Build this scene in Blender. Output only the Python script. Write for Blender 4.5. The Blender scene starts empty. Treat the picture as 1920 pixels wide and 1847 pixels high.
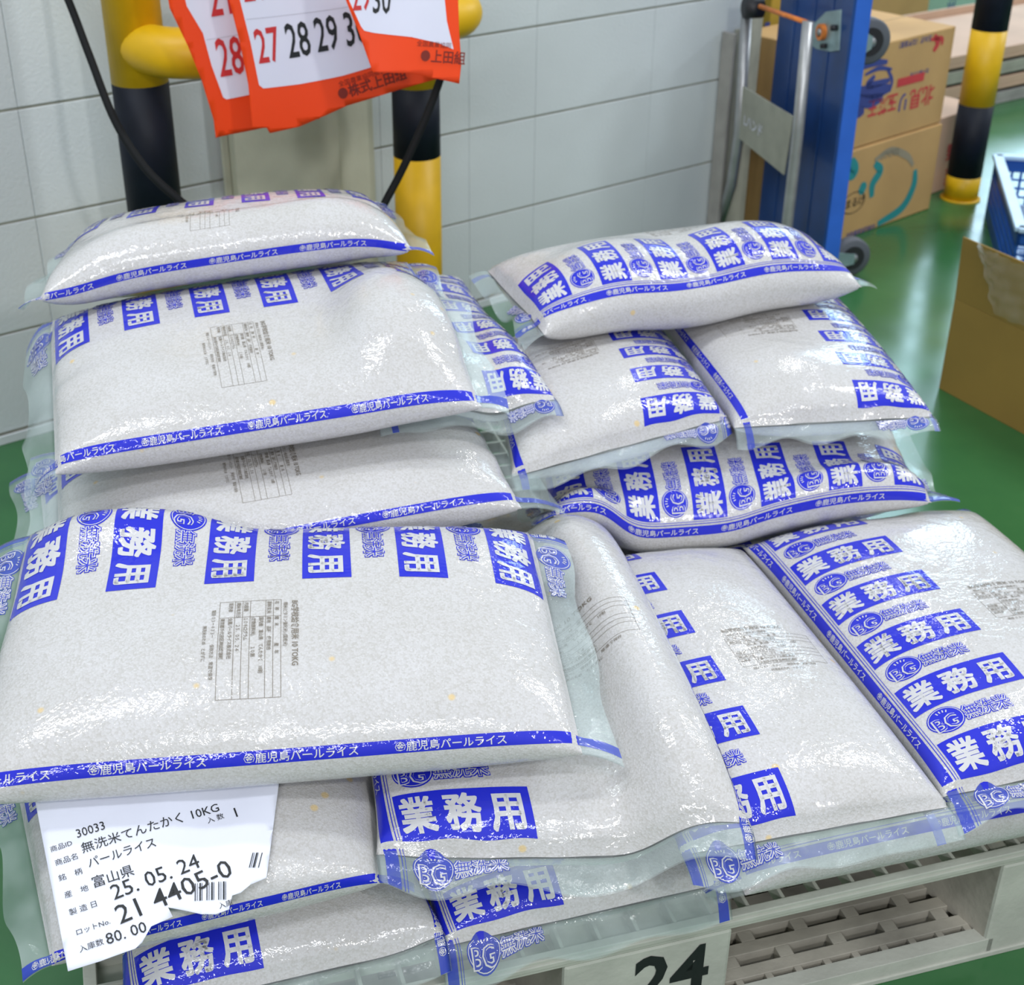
import bpy, bmesh, math, random
import numpy as np
from mathutils import Vector, Matrix
random.seed(7)
rng = np.random.RandomState(7)
SC = bpy.context.scene
COL = SC.collection

# ------------------------------------------------------------------ camera
F, TH, CH, ROLL = 2676.0, math.radians(30.0), 1.2, math.radians(0.75)
fw = np.array([0, math.cos(TH), -math.sin(TH)])
_r0 = np.array([1.0, 0, 0]); _u0 = np.cross(_r0, fw)
CR = math.cos(ROLL) * _r0 + math.sin(ROLL) * _u0
CU = -math.sin(ROLL) * _r0 + math.cos(ROLL) * _u0
CC = np.array([0, 0, CH])
cam_d = bpy.data.cameras.new('camera')
cam = bpy.data.objects.new('camera', cam_d); COL.objects.link(cam)
cam_d.sensor_fit = 'HORIZONTAL'; cam_d.sensor_width = 36.0; cam_d.lens = F / 1920 * 36
cam_d.clip_start = 0.05; cam_d.clip_end = 60
M = Matrix.Identity(4)
for i in range(3):
    M[i][0] = CR[i]; M[i][1] = CU[i]; M[i][2] = -fw[i]; M[i][3] = CC[i]
cam.matrix_world = M
cam_d.dof.use_dof = True; cam_d.dof.focus_distance = 1.25; cam_d.dof.aperture_fstop = 11
SC.camera = cam

# ------------------------------------------------------------------ world, lamps, exposure
SC.view_settings.view_transform = 'Standard'
SC.view_settings.look = 'None'
SC.view_settings.gamma = 1.0
SC.view_settings.use_curve_mapping = False
SC.view_settings.exposure = -0.12
wd_ = bpy.data.worlds.new('hall_ambience'); SC.world = wd_; wd_.use_nodes = True
bg = wd_.node_tree.nodes['Background']
bg.inputs[0].default_value = (0.83, 0.90, 1.0, 1); bg.inputs[1].default_value = 0.45

def area(name, loc, target, sx, sy, power, col):
    l = bpy.data.lights.new(name, 'AREA'); l.shape = 'RECTANGLE'; l.size = sx; l.size_y = sy
    l.energy = power; l.color = col
    o = bpy.data.objects.new(name, l); COL.objects.link(o)
    o.location = loc
    d = Vector(target) - Vector(loc)
    o.rotation_euler = d.to_track_quat('-Z', 'Y').to_euler()
    return o
# rows of ceiling tubes (out of frame), reflected in the film of the bags, plus one added fill
area('ceiling_or_fill_lamp', (-1.2, 1.2, 2.9), (-1.2, 1.2, 0), 1.2, 0.14, 26, (0.93, 0.97, 1.0))
area('ceiling_or_fill_lamp', (0.55, 4.4, 2.9), (0.55, 4.4, 0), 1.2, 0.12, 30, (0.97, 1.0, 1.0))
area('ceiling_or_fill_lamp', (1.9, 2.3, 2.9), (1.2, 2.3, 0), 0.14, 1.2, 40, (0.95, 0.99, 1.0))
area('ceiling_or_fill_lamp', (0.2, -0.4, 2.9), (0.2, 0.6, 0), 1.2, 0.2, 24, (0.92, 0.95, 1.0))
area('ceiling_or_fill_lamp', (-0.3, -2.6, 2.3), (0.1, 1.3, 0.35), 1.3, 0.35, 46, (0.97, 0.98, 1.0))  # added fill behind the camera, brightens the bag sides; not a known tube
area('ceiling_spot', (1.45, -0.95, 2.45), (-0.3, 2.2, 0.5), 0.16, 0.16, 24, (1.0, 0.985, 0.95))
area('ceiling_spot', (4.2, 4.9, 2.5), (0.5, 3.0, 0.4), 0.3, 0.3, 42, (0.85, 0.95, 1.0))
# long row of ceiling tubes further down the hall: the streak mirrored in the floor paint
row = area('ceiling_row', (3.50, 9.70, 2.6), (3.50, 9.70, 0), 8.8, 1.1, 270, (0.58, 0.82, 1.0))
row.rotation_euler = (0, 0, math.atan2(5.5, 2.6))

# ------------------------------------------------------------------ projecting helpers
def ray(x, y):
    return fw + CR * (x - 960) / F - CU * (y - 923.5) / F
def at(x, y, z):
    d = ray(x, y); return CC + d * ((z - CH) / d[2])
def on_plane(x, y, p0, n):
    d = ray(x, y); return CC + d * (((np.array(p0) - CC) @ n) / (d @ n))
def depth_pt(x, y, dist):
    return CC + ray(x, y) * dist

# ------------------------------------------------------------------ materials
def new_mat(name):
    m = bpy.data.materials.new(name); m.use_nodes = True
    nt = m.node_tree; b = nt.nodes['Principled BSDF']
    return m, nt, b
def node(nt, typ, **kw):
    n = nt.nodes.new(typ)
    for k, v in kw.items():
        if k in n.inputs: n.inputs[k].default_value = v
        else: setattr(n, k, v)
    return n
def ramp(nt, fac, stops):
    r = nt.nodes.new('ShaderNodeValToRGB')
    e = r.color_ramp.elements
    while len(e) < len(stops): e.new(0.5)
    for k, (p, c) in enumerate(stops):
        e[k].position = p; e[k].color = (*c, 1) if len(c) == 3 else c
    nt.links.new(fac, r.inputs[0]); return r.outputs[0]
def paint(name, col, rough=0.5, metal=0.0, var=0.08, scale=9.0, bump=0.0, bscale=60, coat=0.0, spec=0.5):
    m, nt, b = new_mat(name)
    tc = node(nt, 'ShaderNodeTexCoord')
    n1 = node(nt, 'ShaderNodeTexNoise', Scale=scale, Detail=4.0)
    nt.links.new(tc.outputs['Object'], n1.inputs['Vector'])
    lo = tuple(max(0, c * (1 - var)) for c in col); hi = tuple(min(1, c * (1 + var)) for c in col)
    nt.links.new(ramp(nt, n1.outputs['Fac'], [(0.3, lo), (0.7, hi)]), b.inputs['Base Color'])
    b.inputs['Roughness'].default_value = rough; b.inputs['Metallic'].default_value = metal
    b.inputs['Coat Weight'].default_value = coat; b.inputs['Coat Roughness'].default_value = 0.1
    b.inputs['Specular IOR Level'].default_value = spec
    if bump:
        n2 = node(nt, 'ShaderNodeTexNoise', Scale=bscale, Detail=3.0)
        nt.links.new(tc.outputs['Object'], n2.inputs['Vector'])
        bp = node(nt, 'ShaderNodeBump', Strength=bump, Distance=0.002)
        nt.links.new(n2.outputs['Fac'], bp.inputs['Height']); nt.links.new(bp.outputs[0], b.inputs['Normal'])
    return m

def film_coat(nt, b, tc, w=1.0):
    b.inputs['Coat Weight'].default_value = w
    b.inputs['Coat Roughness'].default_value = 0.07
    b.inputs['Coat IOR'].default_value = 1.42
    a = node(nt, 'ShaderNodeTexNoise', Scale=22.0, Detail=4.0, Roughness=0.55, Distortion=1.2)
    nt.links.new(tc.outputs['Object'], a.inputs['Vector'])
    c = node(nt, 'ShaderNodeTexNoise', Scale=260.0, Detail=1.0)
    nt.links.new(tc.outputs['Object'], c.inputs['Vector'])
    b1 = node(nt, 'ShaderNodeBump', Strength=0.55, Distance=0.004)
    nt.links.new(a.outputs['Fac'], b1.inputs['Height'])
    b2 = node(nt, 'ShaderNodeBump', Strength=0.30, Distance=0.0012)
    nt.links.new(c.outputs['Fac'], b2.inputs['Height']); nt.links.new(b1.outputs[0], b2.inputs['Normal'])
    nt.links.new(b2.outputs[0], b.inputs['Coat Normal'])
    return b2

def rice_material():
    m, nt, b = new_mat('rice_under_film')
    tc = node(nt, 'ShaderNodeTexCoord')
    mp = node(nt, 'ShaderNodeMapping'); mp.inputs['Scale'].default_value = (1, 1.0, 1)
    nt.links.new(tc.outputs['Object'], mp.inputs[0])
    v = node(nt, 'ShaderNodeTexVoronoi', Scale=520.0, Randomness=1.0)
    nt.links.new(mp.outputs[0], v.inputs['Vector'])
    big = node(nt, 'ShaderNodeTexNoise', Scale=14.0, Detail=3.0)
    nt.links.new(tc.outputs['Object'], big.inputs['Vector'])
    sep = node(nt, 'ShaderNodeSeparateColor'); nt.links.new(v.outputs['Color'], sep.inputs[0])
    base = ramp(nt, sep.outputs[0], [(0.0, (0.54, 0.53, 0.515)), (0.4, (0.595, 0.587, 0.587)), (1.0, (0.635, 0.63, 0.638))])
    gap = ramp(nt, v.outputs['Distance'], [(0.45, (1, 1, 1)), (0.95, (0.93, 0.92, 0.91))])
    mx = node(nt, 'ShaderNodeMix'); mx.data_type = 'RGBA'; mx.blend_type = 'MULTIPLY'; mx.inputs[0].default_value = 1
    nt.links.new(base, mx.inputs[6]); nt.links.new(gap, mx.inputs[7])
    bg_ = ramp(nt, big.outputs['Fac'], [(0.35, (0.95, 0.945, 0.93)), (0.65, (1, 1, 1))])
    mx2 = node(nt, 'ShaderNodeMix'); mx2.data_type = 'RGBA'; mx2.blend_type = 'MULTIPLY'; mx2.inputs[0].default_value = 1
    nt.links.new(mx.outputs[2], mx2.inputs[6]); nt.links.new(bg_, mx2.inputs[7])
    # a few yellow grains
    v2 = node(nt, 'ShaderNodeTexVoronoi', Scale=19.0); nt.links.new(tc.outputs['Object'], v2.inputs['Vector'])
    yel = ramp(nt, v2.outputs['Distance'], [(0.05, (0.75, 0.75, 0.75)), (0.085, (0, 0, 0))])
    mx3 = node(nt, 'ShaderNodeMix'); mx3.data_type = 'RGBA'
    nt.links.new(yel, mx3.inputs[0]); nt.links.new(mx2.outputs[2], mx3.inputs[6]); mx3.inputs[7].default_value = (0.74, 0.54, 0.22, 1)
    nt.links.new(mx3.outputs[2], b.inputs['Base Color'])
    b.inputs['Roughness'].default_value = 0.7
    b.inputs['Specular IOR Level'].default_value = 0.25
    bp = node(nt, 'ShaderNodeBump', Strength=0.35, Distance=0.0008)
    nt.links.new(v.outputs['Distance'], bp.inputs['Height']); nt.links.new(bp.outputs[0], b.inputs['Normal'])
    film_coat(nt, b, tc)
    return m
def print_material(name, col):
    m, nt, b = new_mat(name)
    tc = node(nt, 'ShaderNodeTexCoord')
    b.inputs['Base Color'].default_value = (*col, 1); b.inputs['Roughness'].default_value = 0.55
    b.inputs['Specular IOR Level'].default_value = 0.3
    film_coat(nt, b, tc)
    return m
def clear_film(name, haze=0.28, tint=(0.86, 0.93, 0.95), grad=False):
    m, nt, b = new_mat(name)
    tc = node(nt, 'ShaderNodeTexCoord')
    b.inputs['Base Color'].default_value = (*tint, 1); b.inputs['Roughness'].default_value = 0.5
    film_coat(nt, b, tc)
    tr = node(nt, 'ShaderNodeBsdfTransparent'); tr.inputs[0].default_value = (0.93, 0.97, 0.97, 1)
    mix = node(nt, 'ShaderNodeMixShader')
    n = node(nt, 'ShaderNodeTexNoise', Scale=18.0, Detail=3.0); nt.links.new(tc.outputs['Object'], n.inputs['Vector'])
    f = ramp(nt, n.outputs['Fac'], [(0.3, (haze * 0.7,) * 3), (0.75, (min(1, haze * 1.7),) * 3)])
    nt.links.new(f, mix.inputs[0]); nt.links.new(tr.outputs[0], mix.inputs[1]); nt.links.new(b.outputs[0], mix.inputs[2])
    out = nt.nodes['Material Output']; nt.links.new(mix.outputs[0], out.inputs[0])
    return m
MT = {}
MT['rice'] = rice_material()
MT['blue'] = print_material('blue_print', (0.006, 0.014, 0.56))
MT['white'] = print_material('white_print', (0.62, 0.62, 0.635))
MT['ink'] = print_material('grey_stamp_ink', (0.22, 0.19, 0.15))
MT['film'] = clear_film('clear_bag_film', 0.15, (0.80, 0.88, 0.88))
MT['blue_film'] = clear_film('blue_printed_film', 0.8, (0.02, 0.05, 0.50))
MT['thin_film'] = clear_film('thin_clear_plastic', 0.10, (0.9, 0.85, 0.8))
MT['pallet'] = paint('pallet_plastic', (0.50, 0.51, 0.45), 0.5, var=0.14, scale=14, bump=0.3, bscale=120)
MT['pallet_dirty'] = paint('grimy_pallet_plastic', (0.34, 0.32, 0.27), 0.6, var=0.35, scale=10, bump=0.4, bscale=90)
MT['slot_shade'] = paint('painted_slot_shade', (0.035, 0.034, 0.028), 0.8, var=0.3, scale=20)  # near-black colour standing in for shade inside the pallet slots
MT['black'] = paint('black_marking', (0.012, 0.014, 0.016), 0.5)
MT['paper'] = paint('white_paper', (0.80, 0.83, 0.95), 0.7, var=0.03, scale=6, bump=0.25, bscale=25)
MT['yellow_paint'] = paint('yellow_guard_paint', (0.74, 0.44, 0.003), 0.45, var=0.14, scale=11, bump=0.15, bscale=40)
MT['black_paint'] = paint('black_guard_band', (0.006, 0.009, 0.018), 0.55, var=0.3, scale=15, spec=0.25)
MT['wall'] = paint('painted_block', (0.64, 0.69, 0.71), 0.55, var=0.05, scale=3.5, bump=0.35, bscale=180)
MT['grout'] = paint('grout_line', (0.36, 0.37, 0.31), 0.8, var=0.15, scale=20)
MT['cream'] = paint('cream_painted_box', (0.52, 0.53, 0.43), 0.5, var=0.1, scale=9, bump=0.2, bscale=150)
MT['red_paper'] = paint('red_calendar_paper', (0.95, 0.065, 0.004), 0.45, var=0.04)
MT['cal_white'] = paint('calendar_white', (0.78, 0.79, 0.92), 0.6, var=0.02)
MT['cal_red'] = paint('calendar_red_numerals', (0.62, 0.03, 0.03), 0.5)
MT['cal_grey'] = paint('calendar_fine_rule', (0.42, 0.42, 0.47), 0.5)
MT['cal_ink'] = paint('calendar_dark_print', (0.22, 0.02, 0.01), 0.5)
MT['cable'] = paint('cable_rubber', (0.008, 0.009, 0.010), 0.7, spec=0.2)
MT['cart_dark'] = paint('cart_blue_steel', (0.010, 0.055, 0.22), 0.42, var=0.25, scale=8, coat=0.2)
MT['cart_blue'] = paint('cart_blue_rim', (0.03, 0.14, 0.62), 0.4, var=0.1, scale=12)
MT['steel'] = paint('dull_steel', (0.42, 0.43, 0.44), 0.38, metal=0.6, var=0.12, scale=30)
MT['plate'] = paint('greyish_plate', (0.36, 0.36, 0.30), 0.5, var=0.12, scale=20)
MT['hinge'] = paint('zinc_hinge', (0.30, 0.42, 0.44), 0.4, metal=0.4, var=0.2, scale=30)
MT['rust'] = paint('orange_ring', (0.75, 0.22, 0.04), 0.5, var=0.3, scale=40)
MT['tyre'] = paint('grey_tyre', (0.10, 0.11, 0.13), 0.6)
MT['tyre_dark'] = paint('dark_wheel_rim', (0.02, 0.02, 0.025), 0.5)
MT['card'] = paint('cardboard', (0.52, 0.32, 0.125), 0.75, var=0.08, scale=7, bump=0.15, bscale=200)
MT['card_dark'] = paint('cardboard_brown', (0.27, 0.17, 0.035), 0.75, var=0.1, scale=5, bump=0.15, bscale=200)
MT['card_pale'] = paint('cardboard_pale', (0.56, 0.38, 0.27), 0.75, var=0.08, scale=7)
MT['card_yellow'] = paint('yellow_carton', (0.45, 0.30, 0.035), 0.6, var=0.1, scale=7)
MT['box_red'] = paint('box_red_ink', (0.55, 0.045, 0.05), 0.7)
MT['box_blue'] = paint('box_blue_ink', (0.04, 0.06, 0.25), 0.7)
MT['box_teal'] = paint('box_teal_ink', (0.02, 0.26, 0.27), 0.7)
MT['box_grey'] = paint('box_grey_ink', (0.30, 0.26, 0.18), 0.7)
MT['crate'] = paint('crate_blue_plastic', (0.015, 0.10, 0.42), 0.4, var=0.15, scale=12)
MT['crate_light'] = paint('crate_pale_rim', (0.45, 0.62, 0.80), 0.4, var=0.1, scale=12)
MT['shelf'] = paint('shelf_grey', (0.35, 0.34, 0.32), 0.5, var=0.2, scale=12)

def floor_mat():
    m, nt, b = new_mat('green_floor_paint')
    tc = node(nt, 'ShaderNodeTexCoord')
    n = node(nt, 'ShaderNodeTexNoise', Scale=2.2, Detail=6.0, Roughness=0.6); nt.links.new(tc.outputs['Object'], n.inputs['Vector'])
    c = ramp(nt, n.outputs['Fac'], [(0.25, (0.022, 0.115, 0.040)), (0.55, (0.036, 0.150, 0.048)), (0.8, (0.065, 0.18, 0.070))])
    nt.links.new(c, b.inputs['Base Color'])
    n3 = node(nt, 'ShaderNodeTexNoise', Scale=6.0, Detail=4.0); nt.links.new(tc.outputs['Object'], n3.inputs['Vector'])
    r = ramp(nt, n3.outputs['Fac'], [(0.3, (0.17,) * 3), (0.7, (0.25,) * 3)])
    nt.links.new(r, b.inputs['Roughness'])
    n2 = node(nt, 'ShaderNodeTexNoise', Scale=35.0, Detail=2.0); nt.links.new(tc.outputs['Object'], n2.inputs['Vector'])
    bp = node(nt, 'ShaderNodeBump', Strength=0.04, Distance=0.001)
    nt.links.new(n2.outputs['Fac'], bp.inputs['Height']); nt.links.new(bp.outputs[0], b.inputs['Normal'])
    return m
MT['floor'] = floor_mat()

# ------------------------------------------------------------------ mesh building
class MB:
    def __init__(s): s.v = []; s.f = []; s.m = []; s.mats = []; s.smooth = []
    def mi(s, mat):
        if mat not in s.mats: s.mats.append(mat)
        return s.mats.index(mat)
    def add(s, vs, fs, mat, smooth=False):
        o = len(s.v); k = s.mi(mat)
        s.v.extend([tuple(map(float, p)) for p in vs])
        for f in fs: s.f.append(tuple(o + i for i in f)); s.m.append(k); s.smooth.append(smooth)
    def box(s, o, X, Y, Z, mat):
        """box from corner o with edge vectors X, Y, Z"""
        o, X, Y, Z = map(np.array, (o, X, Y, Z)); o = o.astype(float)
        vs = [o, o + X, o + X + Y, o + Y, o + Z, o + X + Z, o + X + Y + Z, o + Y + Z]
        fs = [(0, 3, 2, 1), (4, 5, 6, 7), (0, 1, 5, 4), (1, 2, 6, 5), (2, 3, 7, 6), (3, 0, 4, 7)]
        if np.cross(X, Y) @ Z < 0: fs = [f[::-1] for f in fs]
        s.add(vs, fs, mat)
    def tube(s, pts, r, mat, n=14, cap=True):
        P = [np.array(p, float) for p in pts]; vs = []; fs = []
        rr = r if hasattr(r, '__len__') else [r] * len(P)
        prev = None
        for i, p in enumerate(P):
            t = (P[min(i + 1, len(P) - 1)] - P[max(i - 1, 0)]); t /= np.linalg.norm(t)
            if prev is None:
                a = np.array([0, 0, 1.0]) if abs(t[2]) < 0.9 else np.array([1.0, 0, 0])
                u = np.cross(t, a)
            else: u = prev - t * (prev @ t)
            u /= np.linalg.norm(u); prev = u; w = np.cross(t, u)
            for k in range(n):
                an = 2 * math.pi * k / n; vs.append(p + rr[i] * (u * math.cos(an) + w * math.sin(an)))
        for i in range(len(P) - 1):
            for k in range(n):
                a = i * n + k; b_ = i * n + (k + 1) % n; fs.append((a, b_, b_ + n, a + n))
        if cap: fs.append(tuple(range(n))[::-1]); fs.append(tuple((len(P) - 1) * n + k for k in range(n)))
        s.add(vs, fs, mat, True)
    def poly(s, pts, mat, thick=None):
        """planar polygon (list of 3d points), optional extrude vector"""
        n = len(pts)
        if thick is None: s.add(pts, [tuple(range(n))], mat); return
        P = [np.array(p, float) for p in pts]; Q = [p + np.array(thick) for p in P]
        fs = [tuple(range(n)), tuple(range(2 * n - 1, n - 1, -1))]
        for i in range(n): j = (i + 1) % n; fs.append((j, i, n + i, n + j))
        s.add(P + Q, fs, mat)
    def build(s, name, parent=None, origin=None, bevel=0.0, vgroup=None):
        me = bpy.data.meshes.new(name)
        o = np.array(origin if origin is not None else (parent['_o'] if parent is not None and '_o' in parent else (0, 0, 0)), float)
        me.from_pydata([tuple(np.array(p) - o) for p in s.v], [], s.f)
        for m in s.mats: me.materials.append(m)
        me.polygons.foreach_set('material_index', s.m)
        me.polygons.foreach_set('use_smooth', s.smooth)
        me.validate(); me.update()
        ob = bpy.data.objects.new(name, me); COL.objects.link(ob)
        if parent is not None: ob.parent = parent
        else: ob.location = o
        if bevel:
            md = ob.modifiers.new('bevel', 'BEVEL'); md.width = bevel; md.segments = 2; md.limit_method = 'ANGLE'
        return ob
ORI = {}
def thing(name, loc, label, cat, group=None):
    o = bpy.data.objects.new(name, None); COL.objects.link(o); o.location = loc
    o.empty_display_size = 0.05
    ORI[o.name] = np.array(loc, float)
    o['label'] = label; o['category'] = cat
    if group: o['group'] = group
    return o
def part(mb, name, root, bevel=0.0):
    """build mb as a child of root (vertices given in world space)"""
    oo = ORI[root.name]
    ob = mb.build(name, None, (0, 0, 0), bevel)
    ob.data.transform(Matrix.Translation(Vector([-float(c) for c in oo])))
    ob.location = (0, 0, 0); ob.parent = root
    ORI[ob.name] = oo
    return ob
def tag(o, label, cat, group=None):
    o['label'] = label; o['category'] = cat
    if group: o['group'] = group
def struct(mb, name, origin=(0, 0, 0), bevel=0.0):
    o = mb.build(name, None, origin, bevel); o['kind'] = 'structure'; return o

# ------------------------------------------------------------------ flat lettering
_gl = {}
def glyphs(text, size, bold=0.0, align='LEFT', cell=None, sx=1.0):
    """lettering as flat triangles: (N,2) verts, faces; origin at left of baseline; cut to cells so it can bend"""
    key = (text, size, bold, align, cell, sx)
    if key in _gl: return _gl[key]
    cu = bpy.data.curves.new('t', 'FONT'); cu.body = text; cu.size = size; cu.align_x = align
    cu.offset = bold * size; cu.resolution_u = 2; cu.fill_mode = 'FRONT'
    ob = bpy.data.objects.new('t', cu); COL.objects.link(ob)
    dg = bpy.context.evaluated_depsgraph_get(); ev = ob.evaluated_get(dg)
    me = ev.to_mesh()
    bm = bmesh.new(); bm.from_mesh(me)
    bmesh.ops.remove_doubles(bm, verts=bm.verts, dist=1e-6)
    if cell and bm.verts:
        xs = [v.co.x for v in bm.verts]; ys = [v.co.y for v in bm.verts]
        for a, (lo, hi) in enumerate(((min(xs), max(xs)), (min(ys), max(ys)))):
            k = math.ceil(lo / cell)
            while k * cell < hi:
                co = [0, 0, 0]; no = [0, 0, 0]; co[a] = k * cell; no[a] = 1
                bmesh.ops.bisect_plane(bm, geom=bm.verts[:] + bm.edges[:] + bm.faces[:], plane_co=co, plane_no=no)
                k += 1
        bmesh.ops.triangulate(bm, faces=bm.faces)
    bm.verts.ensure_lookup_table()
    V = np.array([(v.co.x * sx, v.co.y) for v in bm.verts]).reshape(-1, 2)
    Fc = []
    for f in bm.faces:
        ids = [v.index for v in f.verts]
        if f.normal.z < 0: ids = ids[::-1]
        Fc.append(tuple(ids))
    bm.free(); ev.to_mesh_clear(); bpy.data.objects.remove(ob); bpy.data.curves.remove(cu)
    _gl[key] = (V, Fc); return _gl[key]
def strike(text, size, d, align='LEFT', cell=None, sx=1.0):
    """heavy lettering: the same glyphs struck five times with small shifts"""
    V, Fc = glyphs(text, size, 0.006, align, cell, sx); n = len(V); Vs = []; Fs = []
    e = d * size
    for k, (a, b) in enumerate(((0, 0), (e, e), (-e, e), (e, -e), (-e, -e), (0, e), (0, -e), (e, 0), (-e, 0))):
        Vs.append(V + np.array([a, b])); Fs += [tuple(i + k * n for i in f) for f in Fc]
    return np.concatenate(Vs), Fs
def grid_rect(x0, x1, y0, y1, cell=0.006):
    nx = max(1, int(math.ceil((x1 - x0) / cell))); ny = max(1, int(math.ceil((y1 - y0) / cell)))
    X, Y = np.meshgrid(np.linspace(x0, x1, nx + 1), np.linspace(y0, y1, ny + 1))
    V = np.stack([X.ravel(), Y.ravel()], 1)
    Fc = [(j * (nx + 1) + i, j * (nx + 1) + i + 1, (j + 1) * (nx + 1) + i + 1, (j + 1) * (nx + 1) + i) for j in range(ny) for i in range(nx)]
    return V, Fc
def ellipse(cx, cy, rx, ry, n=28, rings=3, inner=0.0):
    V = []; Fc = []
    for k in range(rings + 1):
        q = inner + (1 - inner) * k / rings
        for i in range(n): a = 2 * math.pi * i / n; V.append((cx + rx * q * math.cos(a), cy + ry * q * math.sin(a)))
    for k in range(rings):
        for i in range(n):
            j = (i + 1) % n; a = k * n
            Fc.append((a + i, a + n + i, a + n + j, a + j))
    return np.array(V), Fc
def xf(VF, dx, dy, rot=0.0, s=1.0):
    V, Fc = VF; c, n = math.cos(rot), math.sin(rot)
    return np.stack([dx + s * (V[:, 0] * c - V[:, 1] * n), dy + s * (V[:, 0] * n + V[:, 1] * c)], 1), Fc

def flat_text(mb, text, size, O, X, Y, mat, bold=0.0, off=0.0005, align='LEFT', sx=1.0):
    """lettering on a flat face: O origin, X/Y unit axes"""
    V, Fc = glyphs(text, size, bold, align, None, sx)
    O, X, Y = map(lambda a: np.array(a, float), (O, X, Y)); N = np.cross(X, Y)
    mb.add([O + X * v[0] + Y * v[1] + N * off for v in V], Fc, mat)

# ------------------------------------------------------------------ the printed film pattern of a bag
# print frame: d = across the film from the panel-side band, y = along the bag
BL = 0.47; PER = 0.69; EXT = 0.034
def build_pattern():
    L = []   # (verts(d,y), faces, material, layer height)
    c = 0.006
    for d0, d1 in ((-0.004, 0.0085), (0.0110, 0.0120), (0.0140, 0.0147)):
        L.append((*grid_rect(d0, d1, -EXT, BL + EXT, c), 'blue', 1))
    L.append((*grid_rect(0.322, 0.3335, -EXT, BL + EXT, c), 'blue', 1))
    bt = glyphs('㊎鹿児島パールライス', 0.0088, 0.012, 'LEFT', 0.006, 1.0)
    w = bt[0][:, 0].max(); pitch = w + 0.028
    y = BL + EXT - 0.01
    while y - w > -EXT:
        V, Fc = xf(bt, -0.0009, y, -math.pi / 2); L.append((V, Fc, 'white', 2)); y -= pitch
    y = -EXT + 0.012
    while y + w < BL + EXT:
        V, Fc = xf(bt, 0.3312, y, math.pi / 2); L.append((V, Fc, 'white', 2)); y += pitch
    g = glyphs('業務用', 0.0345, 0.028, 'LEFT', 0.007, 1.0)
    gx0, gx1, gy0, gy1 = g[0][:, 0].min(), g[0][:, 0].max(), g[0][:, 1].min(), g[0][:, 1].max()
    single = [strike(ch, 0.0335, 0.022, 'CENTER', 0.009) for ch in '業務用']
    bgt = glyphs('BG', 0.0225, 0.012, 'LEFT', 0.006)
    mu_b = strike('無洗米', 0.0175, 0.085, 'LEFT', 0.009, 0.96)
    mu_w = strike('無洗米', 0.0175, 0.040, 'LEFT', 0.009, 0.96)
    mu_c = glyphs('無洗米', 0.0175, -0.004, 'LEFT', 0.006, 0.96)
    bg_w = glyphs('BG', 0.0225, 0.035, 'LEFT', 0.006, 0.95)
    bg_b = glyphs('BG', 0.0225, -0.010, 'LEFT', 0.006, 0.95)
    P = 0.083
    yc = BL / 2 - 2.5 * P - P
    k = 0
    while yc < BL + EXT:
        y0, y1 = yc - 0.021, yc + 0.021
        a, b_ = max(y0, -EXT), min(y1, BL + EXT)
        if b_ - a > 0.004: L.append((*grid_rect(0.0165, 0.140, a, b_, c), 'blue', 1))
        for q, G in enumerate(single):
            V, Fc = xf(G, 0.0365 + q * 0.041, yc - 0.0125); L.append((V, Fc, 'white', 2))
        ym = yc + P / 2
        L.append((*ellipse(0.040, ym + 0.001, 0.0195, 0.0160), 'blue', 1))
        L.append((*ellipse(0.040, ym + 0.001, 0.0182, 0.0147, 28, 1, 0.955), 'white', 2))
        V, Fc = xf(bg_w, 0.0245, ym - 0.0105); L.append((V, Fc, 'white', 2))
        V, Fc = xf(bg_b, 0.0253, ym - 0.0105); L.append((V, Fc, 'blue', 3))
        for an in (60, 78, 96, 114):
            an = math.radians(an); r0, r1 = 0.0095, 0.0125
            p = np.array([math.cos(an), math.sin(an)]); qn = np.array([-p[1], p[0]]) * 0.0006
            o = np.array([0.040, ym + 0.0005])
            L.append((np.array([o + p * r0 - qn, o + p * r1 - qn, o + p * r1 + qn, o + p * r0 + qn]), [(0, 1, 2, 3)], 'white', 2))
        V, Fc = xf(mu_b, 0.0590, ym - 0.0065); L.append((V, Fc, 'blue', 1))
        V, Fc = xf(mu_w, 0.0590, ym - 0.0065); L.append((V, Fc, 'white', 2))
        V, Fc = xf(mu_c, 0.0590, ym - 0.0065); L.append((V, Fc, 'blue', 3))
        yc += P; k += 1
    # best-before / contents stamp, between the panels and the plain band
    rows = [('BG学校給食用米 10 TOKG', 0.0068, 0.015), ('精米(ビタミン強化米) (国産米)', 0.0040, 0.008)]
    d0, yt = 0.170, BL * 0.5 + 0.012
    V, Fc = xf(glyphs(rows[0][0], rows[0][1], rows[0][2], 'LEFT', 0.006, 0.98), d0, yt); L.append((V, Fc, 'ink', 2))
    V, Fc = xf(glyphs(rows[1][0], rows[1][1], rows[1][2], 'LEFT', 0.006), d0 + 0.002, yt - 0.0068); L.append((V, Fc, 'ink', 2))
    tx0, tx1, ty1 = d0 - 0.002, d0 + 0.108, yt - 0.009
    lines = ['名　称　　精　米　　　　　産　年', '原料玄米　産地　品種　使用割合', '　　　　　国内産　富山県　てんたかく　10割', '　　　　　(複数原料米)　　　１０割', '内容量　　１０キログラム', '精米年月日　　２５．０５．２４', '販売者　　全農パールライス株式会社', '　　　　　東京都千代田区神田練塀町']
    hh = 0.0063
    for k, t in enumerate(lines):
        V, Fc = xf(glyphs(t, 0.0040, 0.012, 'LEFT', 0.006), tx0 + 0.002, ty1 - (k + 0.78) * hh); L.append((V, Fc, 'ink', 2))
    yb = ty1 - len(lines) * hh
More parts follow.
